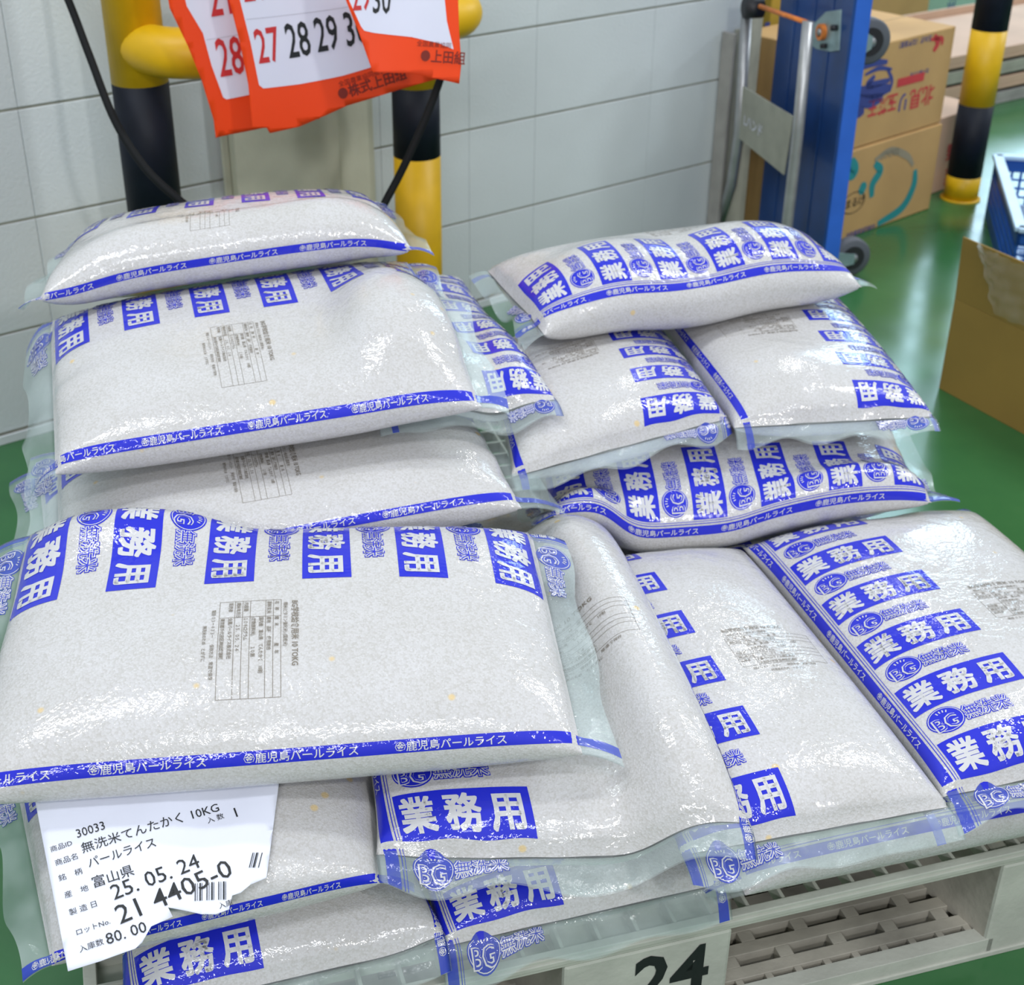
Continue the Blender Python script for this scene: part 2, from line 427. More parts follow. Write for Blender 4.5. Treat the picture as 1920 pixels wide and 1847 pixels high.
    for k in range(len(lines) + 1):
        if k in (3, 7): continue
        yy = ty1 - k * hh; L.append((*grid_rect(tx0, tx1, yy - 0.0002, yy + 0.0002, 0.006), 'ink', 1))
    for xx in (tx0, tx0 + 0.021, tx1, ):
        L.append((*grid_rect(xx - 0.0002, xx + 0.0002, yb, ty1, 0.006), 'ink', 1))
    V, Fc = xf(glyphs('電話 ０３ー４３３ー　　保存方法　常温で保存', 0.0038, 0.008, 'LEFT', 0.006), tx0 + 0.010, yb - 0.006); L.append((V, Fc, 'ink', 2))
    V, Fc = xf(glyphs('無洗米のため　とがずに', 0.0038, 0.008, 'LEFT', 0.006), tx0 + 0.030, yb - 0.0125); L.append((V, Fc, 'ink', 2))
    # join pieces per (material, layer)
    out = []
    for mat, lay in {(x[2], x[3]) for x in L}:
        Vs = []; Fs = []; o = 0
        for V, Fc, m_, l_ in L:
            if (m_, l_) != (mat, lay) or not len(V): continue
            Vs.append(V); Fs += [tuple(o + i for i in f) for f in Fc]; o += len(V)
        out.append((np.concatenate(Vs), Fs, mat, lay))
    out.sort(key=lambda t: (t[3], t[2]))
    return out
PATTERN = build_pattern()

# ------------------------------------------------------------------ resting heights of the heap
HX0, HX1, HY0, HY1, HR = -1.0, 1.3, 0.5, 2.4, 0.005
HM = np.zeros((int((HX1 - HX0) / HR), int((HY1 - HY0) / HR)))
def h_idx(x, y):
    return (np.clip(((x - HX0) / HR).astype(int), 0, HM.shape[0] - 1), np.clip(((y - HY0) / HR).astype(int), 0, HM.shape[1] - 1))
def smooth2(A, it):
    for _ in range(it):
        B = np.pad(A, 1, 'edge')
        A = (B[:-2, 1:-1] + B[2:, 1:-1] + B[1:-1, :-2] + B[1:-1, 2:] + 2 * B[1:-1, 1:-1]) / 6
    return A
def dilate(A, it):
    for _ in range(it):
        B = np.pad(A, 1, 'edge')
        A = np.maximum.reduce([B[:-2, 1:-1], B[2:, 1:-1], B[1:-1, :-2], B[1:-1, 2:], A])
    return A

BAGS = []
def rice_bag(label, q, kind, T=0.095, roll=0.0, group='rice bags stacked on the pallet', seed=0, flap=(1.0, 1.0), endw=1.05, bow=0.0, drop=True, wr=1.0, sharp=2.5, droop=(0.3, 0.3), bshift=0.0):
    """q: near-left, near-right, far-right, far-left corners of the rice (world, at mid height)"""
    r = np.random.RandomState(seed + 11)
    NL, NR, FR, FL = [np.array(p, float) for p in q]
    A, B, C, D = {'R6': (NL, NR, FR, FL), 'L5': (FL, NL, NR, FR), 'R4': (NR, FR, FL, NL), 'R3': (FR, FL, NL, NR)}[kind]
    W = 0.5 * (np.linalg.norm(B - A) + np.linalg.norm(C - D)); Ln = 0.5 * (np.linalg.norm(D - A) + np.linalg.norm(C - B))
    Ns = 150
    rows = [(-EXT + i * EXT / 6, 0) for i in range(6)] + [(BL * k / 96.0, 1) for k in range(97)] + [(BL + (i + 1) * EXT / 6, 2) for i in range(6)]
    ys = np.array([a for a, _ in rows]); Nr = len(ys)
    ph = r.rand(12) * 6.28; fr = 30 + r.rand(12) * 90
    # ---- plan-space lift so the bag rests on what is below it
    def half(y):
        u = np.clip(y / BL, 0, 1); e = np.abs(2 * u - 1)
        b = T / 2 * np.sqrt(np.maximum(0, 1 - e ** 4.2)) + 0.0012
        a = W / 2 * (1 + (endw - 1) * e ** 6)
        return a, b
    def mid(xx, u):
        p = (A * ((1 - xx) * (1 - u))[..., None] + B * (xx * (1 - u))[..., None] + C * (xx * u)[..., None] + D * ((1 - xx) * u)[..., None])
        p = p.copy(); p[..., 2] += bow * (1 - (2 * u - 1) ** 2) 
        return p
    NU, NX = 60, 40
    UU, XX = np.meshgrid(np.linspace(0, 1, NU), np.linspace(-1, 1, NX), indexing='ij')
    a_, b_ = half(UU * BL)
    zb = b_ * np.maximum(0, 1 - np.abs(XX) ** sharp) ** (1 / sharp)
    pm = mid(0.5 + XX * a_ / W, UU)
    gx, gy = h_idx(pm[..., 0], pm[..., 1])
    need = HM[gx, gy] + 0.0015 - (pm[..., 2] - 0.92 * zb)
    mg = -need.max()
    if drop and mg > 0: 
        need += mg
        for P_ in (A, B, C, D): pass
        dz = -mg
    else: dz = 0.0
    lift = np.maximum(0, need)
    Ls = smooth2(dilate(lift, 3), 14); Ls = np.maximum(Ls, smooth2(np.maximum(lift, Ls), 3)); Ls = Ls + max(0.0, float((lift - Ls).max())) * 0.6
    print('BAG %-60s gap %.3f maxlift %.3f W %.3f L %.3f' % (label[:60], max(mg, 0), Ls.max(), W, Ln))
    def lift_at(xn, u):
        i = np.clip(u, 0, 1) * (NU - 1); j = np.clip((xn + 1) / 2, 0, 1) * (NX - 1)
        i0 = np.minimum(i.astype(int), NU - 2); j0 = np.minimum(j.astype(int), NX - 2); fi = i - i0; fj = j - j0
        return Ls[i0, j0] * (1 - fi) * (1 - fj) + Ls[i0 + 1, j0] * fi * (1 - fj) + Ls[i0, j0 + 1] * (1 - fi) * fj + Ls[i0 + 1, j0 + 1] * fi * fj
    G = np.zeros((Nr, Ns, 3))
    th = np.linspace(0, 2 * math.pi, 721)
    sI = np.arange(Ns) / Ns
    for i, y in enumerate(ys):
        a, b = half(np.array([y])); a = a[0]; b = b[0]
        ct, st = np.cos(th), np.sin(th)
        x = -a * np.sign(ct) * np.abs(ct) ** (2 / sharp); z = b * np.sign(st) * np.abs(st) ** (2 / sharp)
        seg = np.hypot(np.diff(x), np.diff(z)); cum = np.concatenate([[0], np.cumsum(seg)]); cum /= cum[-1]
        xs = np.interp(sI, cum, x); zs = np.interp(sI, cum, z)
        u = np.full(Ns, y / BL); uc = np.clip(u, 0, 1)
        xn = xs / a
        p = mid(0.5 + xs / W, uc)
        p[:, 2] += dz + lift_at(xn, uc)
        zz = np.where(zs < 0, zs * 0.92, zs)
        # soft lumps and, at the ends, gathered film
        e = np.minimum(np.abs(y), np.abs(BL - y)) if 0 <= y <= BL else 0.0
        amp = 0.0022 * wr * math.exp(-e / 0.035)
        pl = sum(np.sin(fr[k] * (xs + (0.25 if k % 2 else -0.2) * y) + ph[k]) for k in range(6)) / 3
        lump = sum(np.sin((10 + 5 * k) * xs + ph[k + 5] + (9 + 4 * k) * y) for k in range(4)) / 3 * 0.0022
        top = np.where(zs >= 0, 1.0, 0.25)
        edge = np.abs(zs) / (b + 1e-6)
        zz = zz + np.sign(zs) * (amp * pl * min(1, b / 0.006) + lump * (b / (T / 2))) * edge * top
        p[:, 2] += zz
        if y < 0 or y > BL:
            q_ = (-y if y < 0 else y - BL) / EXT; side = 0 if y < 0 else 1
            f = flap[side]
            out = ((A - D) if y < 0 else (D - A)); out = out / np.linalg.norm(out)
            p += out * (q_ * EXT * f)
            ruff = 0.005 * q_ * (np.sin(16 * xn * 0.5 + ph[side]) + 0.6 * np.sin(9 * xn + ph[2 + side]))
            p[:, 2] += ruff - q_ * q_ * EXT * droop[side]
            p += out * (q_ * 0.004 * np.sin(7 * xn + ph[4 + side]))[:, None]
        G[i] = p
    # keep flaps above what they lie on
    for i, y in enumerate(ys):
        if y < 0 or y > BL:
            gx, gy = h_idx(G[i, :, 0], G[i, :, 1]); hz = HM[gx, gy] + 0.002
            d_ = np.clip(hz - G[i, :, 2], 0, 0.05)
            G[i, :, 2] += d_
    # normals
    dS = np.roll(G, -1, 1) - np.roll(G, 1, 1); dY = np.gradient(G, axis=0)
    N = np.cross(dS, dY); N /= np.linalg.norm(N, axis=2, keepdims=True) + 1e-12
    # outward orientation: at the top (s=.25) it must look up
    if N[Nr // 2, Ns // 4, 2] < 0: N = -N; flip = True
    else: flip = False
    # record heights
    ppu = mid(0.5 + XX * a_ / W, UU); 
    UU2, XX2 = np.meshgrid(np.linspace(0, 1, 200), np.linspace(-1, 1, 130), indexing='ij')
    a2, b2 = half(UU2 * BL); z2 = b2 * np.maximum(0, 1 - np.abs(XX2) ** sharp) ** (1 / sharp)
    p2 = mid(0.5 + XX2 * a2 / W, UU2); t2 = p2[..., 2] + dz + lift_at(XX2, UU2) + z2 + 0.0015
    gx, gy = h_idx(p2[..., 0], p2[..., 1]); np.maximum.at(HM, (gx, gy), t2)

    base = G.reshape(-1, 3).mean(0); base[2] = G[6:-6, :, 2].min()
    root = thing('rice_bag', tuple(base), label, 'rice bag', group)
    def evalS(d, y):
        d = np.where(d > 0.31, d + bshift, d)
        s = ((d + roll) / PER) % 1.0 * Ns
        rr = np.interp(y, ys, np.arange(Nr))
        i0 = np.clip(rr.astype(int), 0, Nr - 2); fi = (rr - i0)[:, None]
        j0 = s.astype(int) % Ns; j1 = (j0 + 1) % Ns; fj = (s - s.astype(int))[:, None]
        def bl(X): return X[i0, j0] * (1 - fi) * (1 - fj) + X[i0 + 1, j0] * fi * (1 - fj) + X[i0, j1] * (1 - fi) * fj + X[i0 + 1, j1] * fi * fj
        n = bl(N); n /= np.linalg.norm(n, axis=1, keepdims=True) + 1e-12
        return bl(G), n
    def make(name, r0, r1, matmain, sel, closed_caps=False):
        """faces between grid rows r0..r1 plus the print that lies on them"""
        Vs = [G[r0:r1 + 1].reshape(-1, 3)]; Ns_ = [N[r0:r1 + 1].reshape(-1, 3)]; Fs = []; Ms = []
        nr = r1 - r0
        for i in range(nr):
            for j in range(Ns):
                k = (j + 1) % Ns; f = (i * Ns + j, i * Ns + k, (i + 1) * Ns + k, (i + 1) * Ns + j)
                Fs.append(f[::-1] if flip else f); Ms.append(0)
        off = (nr + 1) * Ns
        mats = [matmain, MT['blue'] if matmain is MT['rice'] else MT['blue_film'], MT['white'], MT['ink']]
        midx = {'blue': 1, 'white': 2, 'ink': 3}
        ya, yb = ys[r0], ys[r1]
        for V, Fc, mat, lay in PATTERN:
            cy = np.array([sum(V[i, 1] for i in f) / len(f) for f in Fc]) if sel is None else None
            pos, nn = evalS(V[:, 0], np.clip(V[:, 1], -EXT, BL + EXT))
            pos = pos + nn * (0.00035 * lay)
            ycen = V[:, 1]
            keep = [f for f in Fc if ya <= sum(ycen[i] for i in f) / len(f) < yb]
            if not keep: continue
            used = sorted({i for f in keep for i in f}); mp = {o: off + k for k, o in enumerate(used)}
            Vs.append(pos[used]); Ns_.append(nn[used]); off += len(used)
            Fs += [tuple(mp[i] for i in f) for f in keep]; Ms += [midx[mat]] * len(keep)
        V = np.concatenate(Vs) - base
        me = bpy.data.meshes.new(name); me.from_pydata(V.tolist(), [], Fs)
        for m_ in mats: me.materials.append(m_)
        me.polygons.foreach_set('material_index', Ms); me.polygons.foreach_set('use_smooth', [True] * len(Fs))
        me.update()
        me.normals_split_custom_set_from_vertices(np.concatenate(Ns_).tolist())
        ob = bpy.data.objects.new(name, me); COL.objects.link(ob); ob.parent = root
        return ob
    make('bag_body', 6, 6 + 96, MT['rice'], 1)
    a = make('end_seal', 0, 6, MT['film'], 1); a['label'] = 'clear flattened film end with blue print'
    a = make('end_seal', 102, Nr - 1, MT['film'], 1); a['label'] = 'clear flattened film end with blue print'
    BAGS.append((root, G, N, evalS))
    return root

def rect(anchor, which, yaw, w, d, z=None, dz=(0, 0, 0, 0), skew=0.0):
    """corners NL NR FR FL from one known corner; yaw of near edge in degrees"""
    an = np.array(anchor, float)
    if z is not None: an[2] = z
    X = np.array([math.cos(math.radians(yaw)), math.sin(math.radians(yaw)), 0]) * w
    a2 = math.radians(yaw + 90 + skew); Y = np.array([math.cos(a2), math.sin(a2), 0]) * d
    nl = an - {'NL': 0 * X, 'NR': X, 'FR': X + Y, 'FL': Y}[which]
    q = [nl, nl + X, nl + X + Y, nl + Y]
    return [q[i] + np.array([0, 0, dz[i]]) for i in range(4)]

# ------------------------------------------------------------------ pallet frame
PA = math.radians(17.1); PX = np.array([math.cos(PA), math.sin(PA), 0]); PY = np.array([-math.sin(PA), math.cos(PA), 0]); PZ = np.array([0, 0, 1.0])
P0 = at(1360, 1723, 0.15); P0[2] = 0
PC = P0 - PX * 0.60                       # near-left floor corner
yy, xx = np.meshgrid(np.arange(HM.shape[1]) * HR + HY0, np.arange(HM.shape[0]) * HR + HX0)
rel = np.stack([xx - PC[0], yy - PC[1]], -1)
inside = (rel @ PX[:2] > 0) & (rel @ PX[:2] < 1.1) & (rel @ PY[:2] > 0) & (rel @ PY[:2] < 1.1)
HM[inside] = 0.1505

# ------------------------------------------------------------------ setting: floor and wall
WA = math.radians(38.2); WD = np.array([math.cos(WA), math.sin(WA), 0]); WN = np.array([WD[1], -WD[0], 0])
W0 = at(0, 833, 0)
mb = MB(); mb.box((-7, -3, -0.1), (16, 0, 0), (0, 20, 0), (0, 0, 0.1), MT['floor']); struct(mb, 'floor')
def wall_pt(along, off, z): return W0 + WD * along + WN * off + PZ * z
mb = MB()
WL, WR_, WH = -2.6, 1.80, 2.4
mb.box(wall_pt(WL, -0.15, 0), WD * (WR_ - WL), WN * 0.146, PZ * WH, MT['grout'])
zs = [0.018, 0.200, 0.391, 0.574, 0.764, 0.955, 1.146, 1.337, 1.528, 1.72, 1.91, 2.10, 2.29, 2.4]
xsj = [-2.6, -2.2, -1.82, -1.43, -1.04, -0.65, -0.26, 0.128, 0.52, 0.82, 1.033, 1.204, 1.53, 1.80]
for i in range(len(zs) - 1):
    for j in range(len(xsj) - 1):
        g = 0.0022; gv = 0.00035
        mb.box(wall_pt(xsj[j] + gv, -0.004, zs[i] + g), WD * (xsj[j + 1] - xsj[j] - 2 * gv), WN * 0.004, PZ * (zs[i + 1] - zs[i] - 2 * g), MT['wall'])
o = struct(mb, 'wall_left', tuple(W0), 0.0012)
mb = MB(); mb.box(wall_pt(WL, 0.0005, 0), WD * (WR_ - WL), WN * 0.006, PZ * 0.016, MT['wall']); struct(mb, 'baseboard_left', tuple(W0), 0.001)
# steel channel that closes the end of the wall
mb = MB()
mb.box(wall_pt(1.805, -0.15, 0), WD * 0.055, WN * 0.16, PZ * 2.4, MT['plate'])
mb.box(wall_pt(1.735, 0.004, 0), WD * 0.012, WN * 0.035, PZ * 0.50, MT['shelf'])
mb.box(wall_pt(1.775, 0.004, 0), WD * 0.030, WN * 0.012, PZ * 0.50, MT['plate'])
struct(mb, 'trim_1', tuple(W0), 0.002)

# ------------------------------------------------------------------ plastic pallet
pal = thing('plastic_pallet', tuple(PC), 'grey-white plastic pallet marked 24 carrying the rice bags', 'pallet')
def pbox(mb, x, y, z, dx, dy, dz, mat): mb.box(PC + PX * x + PY * y + PZ * z, PX * dx, PY * dy, PZ * dz, mat)
# blocks and openings across the front, left to right
BLK = [(0.0, 0.15), (0.435, 0.175), (0.915, 0.185)]
mb = MB()
for ex in (0.0, 1.1 - 0.012): pbox(mb, ex, 0, 0.134, 0.012, 1.1, 0.016, MT['pallet'])
for ey in (0.0, 1.1 - 0.010): pbox(mb, 0, ey, 0.134, 1.1, 0.010, 0.016, MT['pallet'])
k = 0.05
while k < 1.08:
    pbox(mb, k, 0.01, 0.130, 0.004, 1.08, 0.0185, MT['pallet'])
    k += 0.0385
k = 0.045
while k < 1.08:
    pbox(mb, 0.01, k, 0.131, 1.08, 0.0045, 0.0185, MT['pallet'])
    k += 0.0385
part(mb, 'top_deck', pal, 0.001)
for by in (0.0, 0.4625, 0.925):
    for bx, bw in BLK:
        mb = MB()
        dy = 0.175
        # tapering block, hollow sided
        pbox(mb, bx, by, 0.0, bw, dy, 0.134, MT['pallet'])
        ob = part(mb, 'foot_block', pal, 0.004)
        if by == 0.0 and bx == 0.435:
            m2 = MB(); flat_text(m2, '24', 0.088, PC + PX * (bx + 0.072) + PZ * 0.060 + PY * 0.0, PX, PZ, MT['black'], 0.024, 0.0008, sx=0.92)
            t = part(m2, 'number_marking', ob); t['label'] = 'black number 24'
mb = MB()
# slotted bottom deck between the blocks
for (x0, x1) in ((0.15, 0.435), (0.61, 0.915)):
    y = 0.0; row = 0
    rowsd = [(0.018, 0.007)] + [(0.015, 0.0145)] * 40
    for rail, hole in rowsd:
        if y > 1.08: break
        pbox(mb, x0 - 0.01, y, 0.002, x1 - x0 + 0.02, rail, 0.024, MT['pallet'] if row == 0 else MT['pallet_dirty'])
        y += rail
        pitch = 0.0335 if row == 0 else 0.062; bar = 0.008 if row == 0 else 0.016
        xx_ = x0 - 0.01 + (0 if row % 2 == 0 else -0.031)
        while xx_ < x1 + 0.01:
            a = max(xx_, x0 - 0.01); b_ = min(xx_ + bar, x1 + 0.01)
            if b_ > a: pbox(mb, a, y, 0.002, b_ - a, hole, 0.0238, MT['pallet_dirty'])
            xx_ += pitch
        y += hole; row += 1
    pbox(mb, x0, 0.019, 0.0006, x1 - x0, 1.06, 0.0012, MT['slot_shade'])  # added dark sheet: painted shade seen through the slots
    # sloping cheeks into the opening
    o_ = PC + PX * x1
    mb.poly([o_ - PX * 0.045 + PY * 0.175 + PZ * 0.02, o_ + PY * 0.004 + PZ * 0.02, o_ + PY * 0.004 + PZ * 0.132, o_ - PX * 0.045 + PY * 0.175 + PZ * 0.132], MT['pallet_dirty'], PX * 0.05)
part(mb, 'bottom_deck', pal, 0.0012)
mb = MB(); pbox(mb, 0.0, -0.002, 0.0, 1.1, 0.012, 0.007, MT['pallet']); pbox(mb, 0.0, -0.002, 0.1395, 1.1, 0.004, 0.006, MT['pallet'])
part(mb, 'front_rim', pal, 0.001)

# ------------------------------------------------------------------ rice bags, lowest first
G1 = 'rice bags stacked on the pallet'
# bottom layer
rice_bag('bottom rice bag lying sideways under the two right-hand bags, long blue strip in front',
         rect(at(1392, 1668, 0.195), 'NL', 16.5, 0.47, 0.29), 'R4', T=0.09, roll=0.024, seed=1, droop=(0.2, 0.2))
rice_bag('lowest rice bag in the front middle, right above the pallet number 24',
         rect(at(838, 1775, 0.19), 'NL', 17.5, 0.27, 0.44), 'R6', T=0.088, roll=0.008, seed=2, flap=(0.6, 0.6), droop=(0.9, 0.2))
rice_bag('lowest rice bag at the bottom left, partly cut by the picture edge',
         rect(at(822, 1775, 0.19), 'NR', 17.5, 0.275, 0.44), 'R6', T=0.088, roll=0.010, seed=3, flap=(0.6, 0.6), droop=(0.6, 0.2))
rice_bag('buried rice bag at pallet level at the rear right of the heap',
         rect((-0.01, 1.345, 0.2), 'NL', 17, 0.56, 0.30), 'R4', T=0.095, seed=4)
rice_bag('buried rice bag at pallet level at the rear left of the heap',
         rect((-0.49, 1.30, 0.2), 'NL', 17, 0.47, 0.30), 'L5', T=0.105, seed=5)
# second layer
rice_bag('rice bag tucked under the white paper slip at the front left',
         [at(95, 1800, 0.275), at(712, 1648, 0.275), at(690, 1330, 0.285), at(20, 1420, 0.285)], 'L5', T=0.088, roll=0.010, seed=6, flap=(0.8, 1.0), droop=(0.3, 0.4))
HM7 = HM.copy()
rice_bag('plain-topped rice bag at the centre right with only its printed edge characters showing',
         [(0.160, 0.940, 0.29), (0.405, 1.005, 0.29), (0.272, 1.445, 0.29), (0.040, 1.385, 0.29)], 'R6', T=0.10, roll=0.006, bshift=0.04, seed=7, flap=(1.0, 0.7), droop=(0.3, 0.2))
rice_bag('far right rice bag with five blue character panels and a grey stamp',
         rect(at(1783, 1478, 0.30), 'NL', 16.5, 0.30, 0.452), 'R6', T=0.10, roll=0.010, seed=8, flap=(0.9, 0.6), droop=(0.3, 0.2))
rice_bag('rice bag running under the largest front bag, one blue panel showing at its front end',
         [(-0.108, 0.930, 0.285), (0.204, 0.935, 0.29), (0.096, 1.425, 0.30), (-0.205, 1.385, 0.30)], 'R6', T=0.098, roll=0.012, seed=9, flap=(0.65, 0.6), droop=(0.5, 0.2))
rice_bag('buried rice bag in the second layer at the rear left',
         rect((-0.51, 1.31, 0.3), 'NL', 19, 0.47, 0.30), 'L5', T=0.105, seed=10)
rice_bag('rice bag lying crossways behind the right-hand bags, row of blue panels facing front',
         [at(1035, 1028, 0.315), at(1738, 976, 0.315), at(1650, 775, 0.325), at(985, 805, 0.325)], 'R4', T=0.108, roll=0.006, seed=12, flap=(1.0, 0.8), endw=1.04)
# third layer
rice_bag('left rice bag just behind the largest front bag, its back edge buried',
         rect(at(975, 948, 0.422), 'NR', 16.0, 0.48, 0.28, dz=(-0.03, 0, 0, -0.02)), 'L5', T=0.090, roll=-0.002, drop=False, seed=15, flap=(1.0, 1.4), droop=(0.2, 0.5))
rice_bag('largest front rice bag with five blue panels along its back edge',
         [(-0.458, 0.905, 0.373), (0.064, 0.980, 0.373), (0.022, 1.255, 0.420), (-0.490, 1.225, 0.420)], 'L5', T=0.098, roll=0.001, seed=14, flap=(1.0, 1.0), drop=False)
rice_bag('middle rice bag on the right heap, left of the plain one',
         [at(968, 893, 0.42), at(1356, 788, 0.42), at(1215, 600, 0.42), at(905, 670, 0.42)], 'R3', T=0.098, roll=0.0, seed=16, flap=(0.6, 0.6))
rice_bag('plain-topped rice bag on the right heap with one full panel at its corner',
         [at(1385, 803, 0.42), at(1742, 783, 0.42), at(1560, 560, 0.42), at(1225, 590, 0.42)], 'R3', T=0.092, roll=-0.006, seed=17, flap=(0.6, 0.7))
# fourth layer
rice_bag('rice bag with crinkled blue panels lying between the left and right heaps',
         rect(at(1035, 758, 0.47), 'NR', 17.0, 0.20, 0.42, dz=(0, -0.01, -0.01, 0)), 'R3', T=0.07, roll=-0.01, seed=18, flap=(0.8, 0.8), wr=2.2)
rice_bag('second highest rice bag of the left heap with a stamp in its middle',
         [at(104, 882, 0.485), at(900, 758, 0.515), at(770, 500, 0.54), at(95, 610, 0.52)], 'L5', T=0.090, roll=0.003, seed=19, flap=(1.0, 0.9), droop=(1.0, 0.3))
rice_bag('topmost rice bag of the right heap with slanting blue panels above its white side',
         [(0.035, 1.60, 0.50), (0.455, 1.77, 0.50), (0.385, 1.97, 0.50), (-0.035, 1.80, 0.50)], 'R4', T=0.100, roll=0.040, seed=20, flap=(0.7, 0.7), wr=1.2)
rice_bag('topmost rice bag of the left heap, in front of the striped guard, with brown stamp',
         [at(75, 560, 0.575), at(770, 476, 0.585), at(690, 380, 0.565), at(160, 445, 0.56)], 'L5', T=0.095, roll=0.014, seed=21, flap=(0.8, 0.9), wr=1.3)

# ------------------------------------------------------------------ stacking slip (torn sheet of paper)
L7Y = math.radians(18.5)
pO = at(62, 1490, 0.345)
pU = np.array([math.cos(L7Y), math.sin(L7Y), 0.0])
pB = at(130, 1830, 0.288)
pV = pB - pO; pV -= pU * (pV @ pU); pV /= np.linalg.norm(pV)      # downwards on the sheet
pN = np.cross(pV, pU); pN /= np.linalg.norm(pN)
if pN @ (CC - pO) < 0: pN = -pN
def to_local(x, y):
    p = on_plane(x, y, pO, pN) - pO; return (p @ pU, p @ pV)
outline = [(62, 1480), (130, 1830), (190, 1812), (255, 1788), (268, 1776), (285, 1745), (325, 1726), (316, 1708), (345, 1714), (378, 1722), (405, 1722), (430, 1712), (436, 1686), (452, 1680), (470, 1664), (500, 1650), (512, 1560), (524, 1470), (520, 1447), (470, 1443), (380, 1450), (250, 1462), (150, 1470)]
ol = [to_local(*p) for p in outline]
bm = bmesh.new(); vs = [bm.verts.new((a, -b, 0)) for a, b in ol]; f_ = bm.faces.new(vs)
bmesh.ops.triangulate(bm, faces=bm.faces)
for ax in (0, 1):
    k = -0.30
    while k < 0.36:
        co = [0, 0, 0]; no = [0, 0, 0]; co[ax] = k; no[ax] = 1
        bmesh.ops.bisect_plane(bm, geom=bm.verts[:] + bm.edges[:] + bm.faces[:], plane_co=co, plane_no=no); k += 0.008
def paper_h(a, b):
    a = np.asarray(a); b = np.asarray(b)
    return 0.004 * np.sin(a * 22 + 0.6) * np.clip(b / 0.15, 0, 1) + 0.0022 * np.sin(a * 60 + b * 45) * np.clip((a - 0.06) / 0.1, 0, 1) + 0.010 * np.clip((a - 0.1) / 0.12, 0, 1) * np.clip((b - 0.08) / 0.1, 0, 1) + 0.006
def paper_w(a, b, off=0.0):
    p = pO + pU * a + pV * b + pN * float(paper_h(a, b))
    i_, j_ = (p[0] - HX0) / HR, (p[1] - HY0) / HR; i0, j0 = int(i_), int(j_); fi, fj = i_ - i0, j_ - j0
    h = HM7s[i0, j0] * (1 - fi) * (1 - fj) + HM7s[i0 + 1, j0] * fi * (1 - fj) + HM7s[i0, j0 + 1] * (1 - fi) * fj + HM7s[i0 + 1, j0 + 1] * fi * fj
    p[2] = max(p[2], h + 0.002)
    return p + pN * off
HM7s = smooth2(HM7, 2)
bm.verts.ensure_lookup_table()
mb = MB()
mb.add([paper_w(v.co.x, -v.co.y) for v in bm.verts], [tuple(v.index for v in f.verts) for f in bm.faces], MT['paper'], True)
bm.free()
slip = thing('paper_slip', tuple(pO), 'torn white paper slip with lot number and barcode tucked under the front bag', 'paper')
sheet = part(mb, 'sheet', slip)
md = sheet.modifiers.new('thickness', 'SOLIDIFY'); md.thickness = 0.0003
def paper_text(mb, text, size, px, py, bold=0.0, sx=1.0, rot=0.13):
    V, Fc = glyphs(text, size, bold, 'LEFT', 0.005, sx)
    a0, b0 = to_local(px, py); c, n = math.cos(rot), math.sin(rot)
    mb.add([paper_w(a0 + v[0] * c - v[1] * n, b0 - v[1] * c - v[0] * n, 0.0007) for v in V], Fc, MT['black'])
mb = MB()
for t_ in (('商品ID', 0.0062, 97, 1606), ('30033', 0.0118, 146, 1580, 0.003, 0.85), ('商品名', 0.0066, 106, 1632), ('無洗米てんたかく 10KG', 0.0112, 156, 1608, 0.002),
           ('銘　柄', 0.0066, 113, 1661), ('パールライス', 0.0108, 168, 1636, 0.002, 0.9), ('産　地', 0.0066, 124, 1693), ('富山県', 0.0118, 176, 1674, 0.002),
           ('製 造 日', 0.0066, 133, 1726), ('25. 05. 24', 0.0200, 215, 1698, 0.001, 0.95, 0.20), ('ロットNo.', 0.0062, 145, 1764), ('21 4405-0', 0.0245, 226, 1744, 0.002, 1.0, 0.23),
           ('入庫数', 0.0066, 152, 1796), ('80. 00', 0.0140, 203, 1782, 0.002, 0.95), ('入 数', 0.0066, 390, 1548), ('1', 0.0140, 438, 1540), ('入庫票', 0.0060, 322, 1474), ('入庫', 0.0060, 412, 1712)):
    paper_text(mb, *t_)
for (x0, y0, y1, n_, st) in ((366, 1664, 1698, 14, 4.4), (474, 1606, 1634, 6, 3.4)):
    for k in range(n_):
        w_ = (1.1, 0.6, 1.8, 0.7, 1.3)[k % 5] * 0.55
        if (k * 7) % 5 == 3: continue
        a0, b0 = to_local(x0 + k * st, y0 - k * st * 0.05); a1, b1 = to_local(x0 + k * st - (7 if x0 > 400 else 0), y1 - k * st * 0.05)
        w_ *= 0.0014 / 1.1
        n_s = 10; vv = []
        for t in np.linspace(0, 1, n_s + 1):
            aa, bb_ = a0 + (a1 - a0) * t, b0 + (b1 - b0) * t; vv += [paper_w(aa, bb_, 0.0009), paper_w(aa + w_, bb_, 0.0009)]
        mb.add(vv, [(2 * q, 2 * q + 1, 2 * q + 3, 2 * q + 2) for q in range(n_s)], MT['black'])
p_ = part(mb, 'printed_writing', sheet); p_['label'] = 'black printed characters and barcode'

